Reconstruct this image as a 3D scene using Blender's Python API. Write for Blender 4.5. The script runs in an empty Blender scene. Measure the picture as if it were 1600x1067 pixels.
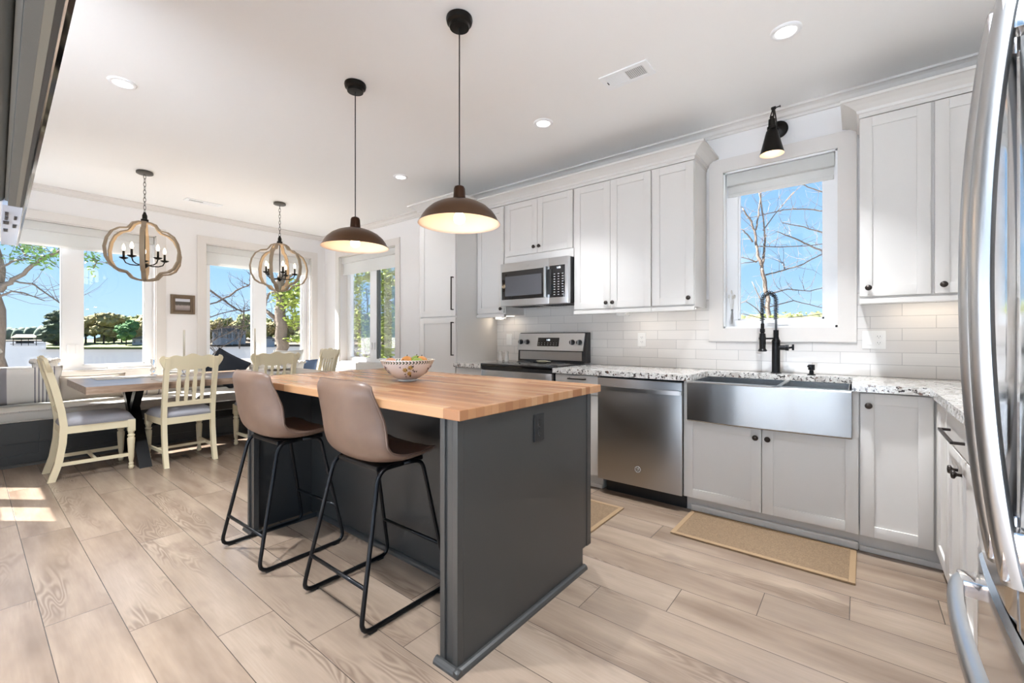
import bpy, bmesh, math, random
from mathutils import Vector, Matrix, Euler, noise
C = bpy.context.scene.collection
sc = bpy.context.scene
PI = math.pi
random.seed(7)

# ------------------------------------------------------------------ camera
F_PX, YAW, Y_H, CAM_Z = 679.67, 0.6731, 525.98, 1.1677
cam_d = bpy.data.cameras.new('camera'); cam = bpy.data.objects.new('camera', cam_d); C.objects.link(cam)
cam_d.sensor_width = 36; cam_d.lens = F_PX / 1600 * 36
cam_d.shift_y = -(533.5 - Y_H) / 1600
cam_d.clip_start = 0.01; cam_d.clip_end = 2000
cam.location = (0, 0, CAM_Z); cam.rotation_euler = (PI/2, 0, YAW)
sc.camera = cam
# ------------------------------------------------------------------ colour management
sc.view_settings.view_transform = 'Standard'; sc.view_settings.look = 'None'
sc.view_settings.gamma = 1; sc.view_settings.use_curve_mapping = False
sc.view_settings.exposure = 0.77
# ------------------------------------------------------------------ world: clear spring sky with thin cloud low down
w = bpy.data.worlds.new('sky'); sc.world = w; w.use_nodes = True
n = w.node_tree.nodes; l = w.node_tree.links; n.clear()
out = n.new('ShaderNodeOutputWorld'); bg = n.new('ShaderNodeBackground'); tc = n.new('ShaderNodeTexCoord')
sp = n.new('ShaderNodeSeparateXYZ'); rp = n.new('ShaderNodeValToRGB'); nz = n.new('ShaderNodeTexNoise'); mp = n.new('ShaderNodeMapping')
l.new(tc.outputs['Generated'], sp.inputs[0]); l.new(sp.outputs['Z'], rp.inputs[0])
e = rp.color_ramp.elements
e[0].position = 0.0; e[0].color = (.33, .47, .60, 1)
e[1].position = 0.75; e[1].color = (.11, .24, .50, 1)
a = e.new(.12); a.color = (.22, .38, .57, 1)
a = e.new(.35); a.color = (.145, .30, .53, 1)
mp.inputs['Scale'].default_value = (2.2, 2.2, 9)
l.new(tc.outputs['Generated'], mp.inputs[0]); l.new(mp.outputs[0], nz.inputs['Vector']); nz.inputs['Scale'].default_value = 1.6; nz.inputs['Detail'].default_value = 6
cr = n.new('ShaderNodeValToRGB'); cr.color_ramp.elements[0].position = .60; cr.color_ramp.elements[1].position = 1.0
l.new(nz.outputs[0], cr.inputs[0])
mx = n.new('ShaderNodeMix'); mx.data_type = 'RGBA'; l.new(cr.outputs[0], mx.inputs['Factor']); l.new(rp.outputs[0], mx.inputs['A']); mx.inputs['B'].default_value = (.9, .92, .96, 1)
l.new(mx.outputs['Result'], bg.inputs['Color']); bg.inputs['Strength'].default_value = 1.2; l.new(bg.outputs[0], out.inputs[0])
# ------------------------------------------------------------------ sun
sun_d = bpy.data.lights.new('sun', 'SUN'); sun = bpy.data.objects.new('sun', sun_d); C.objects.link(sun)
sun_d.energy = 27.0; sun_d.color = (1, .985, .96); sun_d.angle = .009
SUN = Vector((.80 * .695, .60 * .695, -.719)).normalized()
sun.rotation_euler = SUN.to_track_quat('-Z', 'Y').to_euler(); sun.location = (-8, -6, 9)
# ------------------------------------------------------------------ lamp powers
P_DOWN, P_PEND, P_CHAND, P_SCONCE, P_UNDER = 13, .75, .6, .25, .2

# ================================================================== helpers
def pr(o, label=None, cat=None, group=None, kind=None):
    if label: o['label'] = label
    if cat: o['category'] = cat
    if group: o['group'] = group
    if kind: o['kind'] = kind
    return o
ORG = {}
def empty(name, loc, label=None, cat=None, group=None, kind=None):
    o = bpy.data.objects.new(name, None); C.objects.link(o); o.location = loc; o.empty_display_size = .1
    ORG[o.name] = Vector(loc)
    return pr(o, label, cat, group, kind)
class MB:
    def __init__(s): s.bm = bmesh.new(); s.M = Matrix.Identity(4)
    def vs(s, pts): return [s.bm.verts.new(s.M @ Vector(p)) for p in pts]
    def face(s, vs):
        try: return s.bm.faces.new(vs)
        except ValueError: return None
    def box(s, x0, x1, y0, y1, z0, z1, bev=0):
        v = s.vs([(x, y, z) for z in (z0, z1) for y in (y0, y1) for x in (x0, x1)])
        fs = [s.face([v[i] for i in q]) for q in ((0,2,3,1),(4,5,7,6),(0,1,5,4),(2,6,7,3),(0,4,6,2),(1,3,7,5))]
        if bev:
            es = {e for f in fs for e in f.edges}
            bmesh.ops.bevel(s.bm, geom=list(es), offset=bev, segments=2, affect='EDGES', profile=.6)
        return s
    def hexa(s, p):  # 8 points: bottom 4 loop, top 4 loop
        v = s.vs(p)
        for q in ((3,2,1,0),(4,5,6,7),(0,1,5,4),(1,2,6,5),(2,3,7,6),(3,0,4,7)): s.face([v[i] for i in q])
        return s
    def prism(s, poly, axis, a0, a1):
        def P(p, a):
            return {'x': (a, p[0], p[1]), 'y': (p[0], a, p[1]), 'z': (p[0], p[1], a)}[axis]
        A = s.vs([P(p, a0) for p in poly]); B = s.vs([P(p, a1) for p in poly]); k = len(poly)
        s.face(A[::-1]); s.face(B)
        for i in range(k): s.face([A[i], A[(i+1) % k], B[(i+1) % k], B[i]])
        return s
    def tube(s, pts, r, seg=10, closed=False, caps=True):
        pts = [Vector(p) for p in pts]; k = len(pts); rr = r if isinstance(r, (list, tuple)) else [r]*k
        rings = []; up = None
        for i, p in enumerate(pts):
            a = pts[i-1] if (i > 0 or closed) else p; b = pts[(i+1) % k] if (i < k-1 or closed) else p
            d = (b - a).normalized() if (b - a).length > 1e-9 else Vector((0,0,1))
            if up is None: up = d.orthogonal().normalized()
            up = (up - d * up.dot(d)); up = up.normalized() if up.length > 1e-6 else d.orthogonal().normalized()
            q = d.cross(up)
            rings.append(s.vs([p + (up*math.cos(t) + q*math.sin(t))*rr[i] for t in (2*PI*j/seg for j in range(seg))]))
        for i in range(k if closed else k-1):
            A, B = rings[i], rings[(i+1) % k]
            for j in range(seg): s.face([A[j], A[(j+1) % seg], B[(j+1) % seg], B[j]])
        if caps and not closed: s.face(rings[0][::-1]); s.face(rings[-1])
        return s
    def cyl(s, a, b, r, r2=None, seg=24): return s.tube([a, b], [r, r if r2 is None else r2], seg)
    def lathe(s, prof, c=(0,0,0), seg=32, closed=False, axis='z', caps=True):
        rings = []
        for r, h in prof:
            if axis == 'z': f = lambda t: (c[0]+r*math.cos(t), c[1]+r*math.sin(t), c[2]+h)
            elif axis == 'y': f = lambda t: (c[0]+r*math.cos(t), c[1]+h, c[2]+r*math.sin(t))
            else: f = lambda t: (c[0]+h, c[1]+r*math.cos(t), c[2]+r*math.sin(t))
            rings.append(s.vs([f(2*PI*j/seg) for j in range(seg)]))
        for i in range(len(rings) if closed else len(rings)-1):
            A, B = rings[i], rings[(i+1) % len(rings)]
            for j in range(seg): s.face([A[j], A[(j+1) % seg], B[(j+1) % seg], B[j]])
        if not closed and caps:
            if prof[0][0] > 1e-4: s.face(rings[0][::-1])
            if prof[-1][0] > 1e-4: s.face(rings[-1])
        return s
    def grid(s, rows, closed_u=False):
        R = [s.vs(r) for r in rows]
        for i in range(len(R)-1):
            m = len(R[i])
            for j in range(m if closed_u else m-1): s.face([R[i][j], R[i][(j+1) % m], R[i+1][(j+1) % m], R[i+1][j]])
        return R
    def shell(s, fn, nu, nv, th):
        """closed shell: fn(u,v)->(point, normal) ; thickness th(u,v)"""
        T, B = [], []
        for i in range(nu+1):
            a, b = [], []
            for j in range(nv+1):
                p, nn = fn(i/nu, j/nv); t = th(i/nu, j/nv) if callable(th) else th
                a.append(p); b.append(Vector(p) - Vector(nn)*t)
            T.append(a); B.append(b)
        A = s.grid(T); D = s.grid([r[::-1] for r in B]); D = [r[::-1] for r in D]
        for j in range(nv):
            s.face([A[0][j+1], A[0][j], D[0][j], D[0][j+1]]); s.face([A[nu][j], A[nu][j+1], D[nu][j+1], D[nu][j]])
        for i in range(nu):
            s.face([A[i][0], A[i+1][0], D[i+1][0], D[i][0]]); s.face([A[i+1][nv], A[i][nv], D[i][nv], D[i+1][nv]])
        return s
    def pillow(s, wd, ht, tk, n=14):
        def P(i, j, sg):
            u, v = -1+2*i/n, -1+2*j/n
            x = u*wd/2*(1-.07*(1-v*v)); z = v*ht/2*(1-.07*(1-u*u))
            y = sg*tk/2*max(0, (1-u**4)*(1-v**4))**.5
            return (x, y, z)
        for sg in (-1, 1):
            s.grid([[P(i, j, sg) for j in range(n+1)] for i in range(n+1)][::sg])
        bmesh.ops.remove_doubles(s.bm, verts=s.bm.verts, dist=1e-5)
        return s
    def ball(s, c, r, sub=2, sc=(1,1,1), rough=0):
        ret = bmesh.ops.create_icosphere(s.bm, subdivisions=sub, radius=1)
        off = random.random()*99
        for v in ret['verts']:
            k = 1 + rough*noise.noise(v.co*1.7 + Vector((off, 0, 0)))
            v.co = s.M @ (Vector((v.co.x*sc[0], v.co.y*sc[1], v.co.z*sc[2]))*r*k + Vector(c))
        return s
    def build(s, name, mat, parent=None, smooth=None, label=None, cat=None, group=None, kind=None):
        bmesh.ops.recalc_face_normals(s.bm, faces=s.bm.faces)
        me = bpy.data.meshes.new(name); o = bpy.data.objects.new(name, me); C.objects.link(o)
        if parent is not None:
            org = ORG[parent.name]; o.parent = parent
        else:
            vs = [v.co for v in s.bm.verts]
            org = Vector(((min(v.x for v in vs)+max(v.x for v in vs))/2, (min(v.y for v in vs)+max(v.y for v in vs))/2, min(v.z for v in vs)))
            o.location = org
        for v in s.bm.verts: v.co -= org
        s.bm.to_mesh(me); s.bm.free(); ORG[o.name] = Vector(org)
        me.materials.append(mat)
        if smooth:
            for p in me.polygons: p.use_smooth = True
            if smooth is not True:
                try: me.set_sharp_from_angle(angle=math.radians(smooth))
                except Exception: pass
        return pr(o, label, cat, group, kind)
def bx(name, mat, parent, x0, x1, y0, y1, z0, z1, bev=0, **k): return MB().box(x0, x1, y0, y1, z0, z1, bev).build(name, mat, parent, 30 if bev else None, **k)
def copy_tree(o, parent=None, label=None):
    c = o.copy(); C.objects.link(c)
    if parent is not None: c.parent = parent
    for ch in list(o.children): copy_tree(ch, c)
    if label: c['label'] = label
    return c
def at(u, v, t):   # a point seen at frame position u,v at distance t in front of the viewpoint
    q = (u-800)/F_PX; s, c = math.sin(YAW), math.cos(YAW)
    return Vector(((-s+q*c)*t, (c+q*s)*t, CAM_Z-(v-Y_H)/F_PX*t))

# ================================================================== materials
class NT:
    def __init__(s, name):
        s.m = bpy.data.materials.new(name); s.m.use_nodes = True; s.t = s.m.node_tree
        s.b = s.t.nodes['Principled BSDF']; s.o = s.t.nodes['Material Output']
    def n(s, k, **kw):
        x = s.t.nodes.new(k)
        for a, b in kw.items(): setattr(x, a, b)
        return x
    def L(s, a, b): s.t.links.new(a, b)
    def inp(s, node, key, val):
        i = node.inputs[key]
        if hasattr(val, 'links'): s.L(val, i)
        else: i.default_value = val
    def mth(s, op, a, b=None, c=None):
        x = s.n('ShaderNodeMath', operation=op); s.inp(x, 0, a)
        if b is not None: s.inp(x, 1, b)
        if c is not None: s.inp(x, 2, c)
        return x.outputs[0]
    def mix(s, f, a, b, mode='MIX'):
        x = s.n('ShaderNodeMix', data_type='RGBA', blend_type=mode); s.inp(x, 'Factor', f); s.inp(x, 'A', a); s.inp(x, 'B', b); return x.outputs['Result']
    def noise(s, vec, scale, detail=3, rough=.5, dist=0):
        x = s.n('ShaderNodeTexNoise'); s.L(vec, x.inputs['Vector']); x.inputs['Scale'].default_value = scale; x.inputs['Detail'].default_value = detail
        x.inputs['Roughness'].default_value = rough; x.inputs['Distortion'].default_value = dist; return x.outputs[0]
    def ramp(s, f, stops):
        x = s.n('ShaderNodeValToRGB'); s.L(f, x.inputs[0]); e = x.color_ramp.elements
        while len(e) < len(stops): e.new(.5)
        for i, (p, col) in enumerate(stops): e[i].position = p; e[i].color = (*col, 1) if len(col) == 3 else col
        return x.outputs[0]
    def pos(s, kind='world'):
        return s.n('ShaderNodeNewGeometry').outputs['Position'] if kind == 'world' else s.n('ShaderNodeTexCoord').outputs['Object']
    def sep(s, v): x = s.n('ShaderNodeSeparateXYZ'); s.L(v, x.inputs[0]); return x.outputs
    def comb(s, a, b, c):
        x = s.n('ShaderNodeCombineXYZ'); s.inp(x, 0, a); s.inp(x, 1, b); s.inp(x, 2, c); return x.outputs[0]
    def bump(s, h, strength=.3, dist=.002):
        x = s.n('ShaderNodeBump'); s.L(h, x.inputs['Height']); x.inputs['Strength'].default_value = strength; x.inputs['Distance'].default_value = dist
        s.L(x.outputs[0], s.b.inputs['Normal'])
def srgb(r, g, b): return tuple(((c/255+.055)/1.055)**2.4 if c > 10 else c/255/12.92 for c in (r, g, b))
def mat(name, col, rough=.5, metal=0, spec=.5, bump=None, emit=0, emcol=None, coat=0, vary=0, aniso=0, kind='obj', trans=0):
    t = NT(name); b = t.b
    b.inputs['Base Color'].default_value = (*col, 1); b.inputs['Roughness'].default_value = rough; b.inputs['Metallic'].default_value = metal
    b.inputs['Specular IOR Level'].default_value = spec; b.inputs['Coat Weight'].default_value = coat; b.inputs['Coat Roughness'].default_value = .1
    if aniso: b.inputs['Anisotropic'].default_value = aniso
    if trans: b.inputs['Transmission Weight'].default_value = trans
    if emit: b.inputs['Emission Color'].default_value = (*(emcol or col), 1); b.inputs['Emission Strength'].default_value = emit
    if vary or bump:
        p = t.pos(kind)
        f = t.noise(p, (bump[0] if bump else 6), 4)
        if vary:
            f2 = t.noise(p, 2.5, 3)
            t.L(t.mix(f2, (*[c*(1-vary) for c in col], 1), (*[min(1, c*(1+vary)) for c in col], 1)), b.inputs['Base Color'])
        if bump: t.bump(f, bump[1], bump[2] if len(bump) > 2 else .002)
    return t.m
M = {}
M['wall'] = mat('wall_paint', srgb(240, 237, 235), .7, bump=(180, .05, .001))
M['ceil'] = mat('ceiling_paint', srgb(246, 244, 241), .8, bump=(140, .05, .001))
M['trimc'] = mat('casing_paint', srgb(226, 220, 214), .45)
M['white'] = mat('white_vinyl', srgb(244, 244, 244), .35)
M['cab'] = mat('cabinet_paint', srgb(219, 214, 208), .38, spec=.4)
M['cabdark'] = mat('cabinet_gap', srgb(90, 86, 82), .7)
M['iron'] = mat('oil_rubbed_iron', (.02, .018, .016), .38, .85)
M['black'] = mat('black_metal', (.012, .012, .013), .32, .6, bump=(300, .05))
M['knob'] = mat('dark_bronze_knob', (.055, .045, .04), .4, .8)
M['blackgl'] = mat('black_glass', (.006, .006, .007), .06, 0, .6)
M['blackpl'] = mat('black_plastic', (.015, .015, .016), .4)
M['islandp'] = mat('charcoal_paint', (.040, .039, .037), .32, spec=.55, bump=(220, .04))
M['benchp'] = mat('bench_charcoal_paint', (.062, .063, .060), .42)
M['cream'] = mat('cream_paint', srgb(226, 212, 178), .45, vary=.05, bump=(30, .06))
M['seatf'] = mat('grey_seat_fabric', srgb(176, 175, 180), .9, bump=(420, .3), vary=.04)
M['linen'] = mat('cushion_linen', srgb(206, 203, 196), .9, bump=(420, .3), vary=.03)
M['beige'] = mat('beige_linen', srgb(205, 194, 180), .92, bump=(300, .3), vary=.05)
M['navy'] = mat('navy_velvet', srgb(38, 46, 58), .85, bump=(200, .2))
M['blue'] = mat('blue_cotton', srgb(96, 116, 146), .9, vary=.2, bump=(200, .2))
M['fluff'] = mat('white_fleece', srgb(240, 236, 230), 1, bump=(60, .9, .02))
M['fringe'] = mat('white_fringe', srgb(236, 230, 222), 1, bump=(90, .9, .02))
M['bronze'] = mat('bronze_shade', (.13, .075, .045), .32, .9, vary=.12)
M['bronzedk'] = mat('bronze_neck', (.06, .03, .018), .35, .9)
M['shadein'] = mat('shade_enamel', srgb(236, 218, 200), .4)
M['cord'] = mat('black_cord', (.02, .02, .02), .6)
def glowbulb(name, st_, col):
    t = NT(name); tr = t.n('ShaderNodeBsdfTransparent'); em = t.n('ShaderNodeEmission'); em.inputs[0].default_value = (*col, 1); em.inputs[1].default_value = st_
    ms = t.n('ShaderNodeMixShader'); ms.inputs[0].default_value = .3; t.L(tr.outputs[0], ms.inputs[1]); t.L(em.outputs[0], ms.inputs[2]); t.L(ms.outputs[0], t.o.inputs[0]); return t.m
M['bulb'] = glowbulb('lit_bulb', 12, (1, .78, .5)); M['candle'] = glowbulb('lit_candle_bulb', 9, (1, .76, .5))
M['down'] = mat('downlight_lens', (1, 1, 1), .4, emit=3.2, emcol=(1, .97, .93))
M['led'] = mat('led_strip', (1, 1, 1), .4, emit=3.0, emcol=(1, .93, .82))
M['ring'] = mat('weathered_wood_ring', srgb(150, 132, 110), .75, vary=.25, bump=(60, .3))
M['ringc'] = mat('dark_grey_canopy', srgb(92, 88, 82), .5, .5)
M['plate'] = mat('white_outlet_plate', srgb(240, 238, 234), .35)
M['slot'] = mat('outlet_slot', (.03, .03, .03), .5)
M['ceramic'] = mat('white_ceramic', srgb(240, 236, 230), .12, coat=.5)
M['wax'] = mat('candle_wax', srgb(236, 230, 212), .5)
M['tvback'] = mat('speckled_grey_plastic', srgb(88, 88, 84), .45, bump=(900, .5, .0006), vary=.05)
M['tvdark'] = mat('dark_grey_plastic', srgb(42, 42, 40), .35, bump=(900, .3, .0006))
M['tvstrip'] = mat('warm_grey_strip', srgb(112, 108, 98), .4)
M['chrome'] = mat('chrome', (.85, .85, .87), .08, 1)
M['ports'] = mat('pale_port_plate', srgb(196, 206, 222), .22, coat=.6)
M['rangeglass'] = mat('oven_glass', (.02, .02, .022), .08)
M['disp'] = mat('display_glow', (.8, .9, 1), .4, emit=1.2, emcol=(.75, .88, 1))
M['print'] = mat('pale_print', (.5, .5, .5), .5)
M['leafy'] = mat('spring_leaves', srgb(124, 138, 44), .7, vary=.35, kind='world')
M['leafg'] = mat('green_leaves', srgb(84, 118, 46), .75, vary=.35, kind='world')
M['bark'] = mat('grey_bark', srgb(88, 77, 66), .95, bump=(14, .9, .03), vary=.25)
M['barkl'] = mat('pale_bark', srgb(104, 92, 82), .95, bump=(14, .8, .02), vary=.25)
M['barkd'] = mat('dark_twig_bark', srgb(60, 52, 46), .95, vary=.2)
M['glass'] = None
t = NT('window_glass')  # clear pane with a faint reflection
tr = t.n('ShaderNodeBsdfTransparent'); gl = t.n('ShaderNodeBsdfGlossy'); gl.inputs['Roughness'].default_value = .02
fr = t.n('ShaderNodeFresnel'); fr.inputs[0].default_value = 1.45; ms = t.n('ShaderNodeMixShader')
t.L(t.mth('MULTIPLY', fr.outputs[0], .5), ms.inputs[0]); t.L(tr.outputs[0], ms.inputs[1]); t.L(gl.outputs[0], ms.inputs[2]); t.L(ms.outputs[0], t.o.inputs[0])
M['glass'] = t.m
t = NT('clear_glassware'); t.b.inputs['Transmission Weight'].default_value = 1; t.b.inputs['Roughness'].default_value = .03; t.b.inputs['IOR'].default_value = 1.3; M['clear'] = t.m
# roller shade fabric, a little light comes through
t = NT('shade_fabric'); t.b.inputs['Base Color'].default_value = (*srgb(240, 239, 235), 1); t.b.inputs['Roughness'].default_value = .9
tl = t.n('ShaderNodeBsdfTranslucent'); tl.inputs[0].default_value = (.85, .84, .82, 1); ms = t.n('ShaderNodeMixShader'); ms.inputs[0].default_value = .35
t.L(t.b.outputs[0], ms.inputs[1]); t.L(tl.outputs[0], ms.inputs[2]); t.L(ms.outputs[0], t.o.inputs[0]); M['roller'] = t.m
# stainless steel
def steel(name, col, r0, r1, horiz=True, aniso=.6):
    t = NT(name); t.b.inputs['Metallic'].default_value = 1; t.b.inputs['Base Color'].default_value = (*col, 1)
    p = t.sep(t.pos('obj'))
    v = t.comb(t.mth('MULTIPLY', p[0], 5), t.mth('MULTIPLY', p[1], 5), t.mth('MULTIPLY', p[2], 120))
    f = t.noise(v, 1, 3)
    mr = t.n('ShaderNodeMapRange'); t.L(f, mr.inputs[0]); mr.inputs[3].default_value = (r0+r1)/2-.015; mr.inputs[4].default_value = (r0+r1)/2+.015
    t.L(mr.outputs[0], t.b.inputs['Roughness']); t.b.inputs['Anisotropic'].default_value = aniso
    t.b.inputs['Anisotropic Rotation'].default_value = .25
    return t.m
M['steel'] = steel('brushed_steel', (.36, .355, .35), .2, .28, aniso=.8)
M['steeld'] = steel('dishwasher_steel', (.42, .41, .40), .24, .36)
M['steelf'] = steel('fridge_steel', (.66, .66, .67), .09, .13, aniso=.3)
M['steelh'] = mat('handle_steel', (.55, .555, .56), .30, 1)
# oak plank floor
t = NT('oak_plank_floor'); p = t.sep(t.pos())
fy0 = t.mth('DIVIDE', t.mth('SUBTRACT', p[1], .193), .2074); r = t.mth('FLOOR', fy0)
off = t.mth('ADD', t.mth('MULTIPLY', r, .305), t.mth('SUBTRACT', -2.562, t.mth('MULTIPLY', t.mth('GREATER_THAN', r, 4.5), .52)))
xs = t.mth('DIVIDE', t.mth('SUBTRACT', p[0], off), 1.22); c = t.mth('FLOOR', xs)
fx, fy = t.mth('FRACT', xs), t.mth('FRACT', fy0)
seam = t.mth('MAXIMUM', t.mth('LESS_THAN', fx, .0026), t.mth('LESS_THAN', fy, .014))
wn = t.n('ShaderNodeTexWhiteNoise', noise_dimensions='3D'); t.L(t.comb(r, c, 3.3), wn.inputs['Vector']); rnd = wn.outputs['Value']
rx = t.mth('MULTIPLY', rnd, 37.0); ry = t.mth('MULTIPLY', rnd, 91.0)
broad = t.noise(t.comb(t.mth('ADD', t.mth('MULTIPLY', p[0], 1.1), rx), t.mth('ADD', t.mth('MULTIPLY', p[1], 5.5), ry), 0), 1, 4, .55)
ringn = t.noise(t.comb(t.mth('ADD', t.mth('MULTIPLY', p[0], 1.1), ry), t.mth('ADD', t.mth('MULTIPLY', p[1], 7.0), rx), 0), 1, 2.5, .55, .3)
rings = t.mth('ADD', t.mth('MULTIPLY', t.mth('SINE', t.mth('MULTIPLY', ringn, 150.0)), .5), .5)
rmask = t.ramp(t.noise(t.comb(t.mth('ADD', t.mth('MULTIPLY', p[0], .9), rx), t.mth('ADD', t.mth('MULTIPLY', p[1], 4), rx), 5), 1, 2), [(.55, (0,0,0)), (.63, (1,1,1))])
fine = t.noise(t.comb(t.mth('ADD', t.mth('MULTIPLY', p[0], 7), rx), t.mth('MULTIPLY', p[1], 120), 0), 1, 5, .6)
knot = t.ramp(t.noise(t.comb(t.mth('ADD', t.mth('MULTIPLY', p[0], 2.6), rx), t.mth('ADD', t.mth('MULTIPLY', p[1], 7), rx), 9), 1, 3), [(.62, (0,0,0)), (.74, (1,1,1))])
base = t.ramp(broad, [(.28, (.125, .084, .058)), (.5, (.275, .20, .145)), (.72, (.40, .31, .235))])
base = t.mix(t.mth('MULTIPLY', rnd, .45), base, (.37, .29, .225, 1))
base = t.mix(t.mth('MULTIPLY', t.mth('MULTIPLY', rings, rmask), .75), base, (.14, .098, .07, 1))
base = t.mix(t.mth('MULTIPLY', fine, .55), base, (.19, .132, .092, 1))
base = t.mix(t.mth('MULTIPLY', knot, .6), base, (.17, .115, .085, 1))
base = t.mix(seam, base, (.07, .05, .038, 1))
t.L(base, t.b.inputs['Base Color']); t.b.inputs['Roughness'].default_value = .27; t.b.inputs['Specular IOR Level'].default_value = .85
t.bump(t.mth('SUBTRACT', t.mth('MULTIPLY', t.mth('MULTIPLY', rings, rmask), .3), t.mth('MULTIPLY', seam, 2.0)), .35, .0012)
M['floor'] = t.m
# butcher block
t = NT('butcher_block'); p = t.sep(t.pos())
r = t.mth('FLOOR', t.mth('DIVIDE', p[1], .042)); off = t.mth('MULTIPLY', t.mth('SINE', t.mth('MULTIPLY', r, 12.9)), .6)
c = t.mth('FLOOR', t.mth('DIVIDE', t.mth('ADD', p[0], off), .62))
wn = t.n('ShaderNodeTexWhiteNoise', noise_dimensions='3D'); t.L(t.comb(r, c, 1), wn.inputs['Vector']); rnd = wn.outputs['Value']
g = t.noise(t.comb(t.mth('MULTIPLY', p[0], 3), t.mth('ADD', t.mth('MULTIPLY', p[1], 60), t.mth('MULTIPLY', rnd, 50)), t.mth('MULTIPLY', p[2], 60)), 1, 4)
col = t.ramp(rnd, [(0, (.35, .155, .068)), (.35, (.40, .185, .082)), (.7, (.50, .25, .115)), (1, (.57, .325, .165))])
col = t.mix(t.mth('MULTIPLY', g, .28), col, (.26, .12, .06, 1))
sm = t.mth('MAXIMUM', t.mth('LESS_THAN', t.mth('FRACT', t.mth('DIVIDE', p[1], .042)), .03), t.mth('LESS_THAN', t.mth('FRACT', t.mth('DIVIDE', t.mth('ADD', p[0], off), .62)), .003))
col = t.mix(t.mth('MULTIPLY', sm, .5), col, (.16, .07, .035, 1))
t.L(col, t.b.inputs['Base Color']); t.b.inputs['Roughness'].default_value = .27; t.b.inputs['Specular IOR Level'].default_value = .4; M['block'] = t.m
# walnut-ish dining table top
t = NT('washed_table_wood'); p = t.sep(t.pos())
g = t.noise(t.comb(t.mth('MULTIPLY', p[0], 26), t.mth('MULTIPLY', p[1], 2.2), t.mth('MULTIPLY', p[2], 26)), 1, 5, .6, .4)
col = t.ramp(g, [(.3, (.16, .095, .06)), (.5, (.33, .22, .15)), (.7, (.48, .36, .27))])
t.L(col, t.b.inputs['Base Color']); t.b.inputs['Roughness'].default_value = .28; t.b.inputs['Specular IOR Level'].default_value = .6; M['table'] = t.m
# granite
t = NT('speckled_granite'); p = t.pos()
f1 = t.noise(p, 55, 3, .6); f2 = t.noise(p, 20, 4, .6); f3 = t.noise(p, 130, 2)
col = t.ramp(f3, [(.3, srgb(206, 202, 196)), (.7, srgb(236, 233, 228))])
col = t.mix(t.ramp(f2, [(.5, (0,0,0)), (.6, (.7,.7,.7))]), col, (*srgb(176, 168, 160), 1))
col = t.mix(t.ramp(f1, [(.565, (0,0,0)), (.60, (1,1,1))]), col, (*srgb(62, 56, 54), 1))
col = t.mix(t.ramp(t.noise(p, 38, 2, .5, .5), [(.64, (0,0,0)), (.67, (1,1,1))]), col, (*srgb(110, 84, 72), 1))
t.L(col, t.b.inputs['Base Color']); t.b.inputs['Roughness'].default_value = .09; M['granite'] = t.m
# long subway tile
t = NT('glossy_subway_tile'); p = t.sep(t.pos())
fy0 = t.mth('DIVIDE', t.mth('SUBTRACT', p[2], .914), .0762); r = t.mth('FLOOR', fy0)
isx = t.mth('ADD', p[0], t.mth('MULTIPLY', p[1], 1.0))
fx0 = t.mth('DIVIDE', t.mth('ADD', isx, t.mth('MULTIPLY', r, .1525)), .305); c = t.mth('FLOOR', fx0)
sm = t.mth('MAXIMUM', t.mth('LESS_THAN', t.mth('FRACT', fy0), .035), t.mth('LESS_THAN', t.mth('FRACT', fx0), .009))
wn = t.n('ShaderNodeTexWhiteNoise', noise_dimensions='3D'); t.L(t.comb(r, c, 1), wn.inputs['Vector'])
strk = t.noise(t.comb(t.mth('MULTIPLY', p[0], 6), t.mth('MULTIPLY', p[1], 6), t.mth('MULTIPLY', p[2], 160)), 1, 3)
col = t.mix(wn.outputs['Value'], (*srgb(232, 228, 223), 1), (*srgb(222, 217, 212), 1)); col = t.mix(t.mth('MULTIPLY', strk, .25), col, (*srgb(205, 198, 192), 1))
col = t.mix(sm, col, (*srgb(176, 172, 168), 1)); t.L(col, t.b.inputs['Base Color'])
rr = t.mth('ADD', t.mth('MULTIPLY', sm, .6), .13); t.L(rr, t.b.inputs['Roughness'])
t.bump(t.mth('ADD', t.mth('MULTIPLY', sm, -1.0), t.mth('MULTIPLY', t.noise(t.pos(), 9, 2), .8)), .25, .002); M['tile'] = t.m
# taupe leather
t = NT('taupe_leather'); p = t.pos('obj'); f = t.noise(p, 5, 4, .6); f2 = t.noise(p, 420, 2)
t.L(t.ramp(f, [(.3, (.15, .086, .056)), (.7, (.205, .126, .086))]), t.b.inputs['Base Color']); t.b.inputs['Roughness'].default_value = .40; t.bump(f2, .12, .0008); M['leather'] = t.m
M['leather2'] = mat('leather_piping', (.17, .105, .075), .45)
# jute rug
t = NT('jute_weave'); p = t.sep(t.pos('obj'))
a = t.mth('SINE', t.mth('MULTIPLY', p[0], 620)); b = t.mth('SINE', t.mth('MULTIPLY', p[1], 620)); h = t.mth('ABSOLUTE', t.mth('MULTIPLY', a, b))
f = t.noise(t.pos('obj'), 160, 3); col = t.ramp(f, [(.3, srgb(96, 76, 56)), (.7, srgb(132, 108, 82))]); col = t.mix(t.mth('MULTIPLY', h, .3), col, (*srgb(150, 126, 98), 1))
t.L(col, t.b.inputs['Base Color']); t.b.inputs['Roughness'].default_value = .95; t.bump(h, .6, .002); M['jute'] = t.m
M['jutebind'] = mat('rug_binding', srgb(142, 116, 86), .85, bump=(300, .3))
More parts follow.
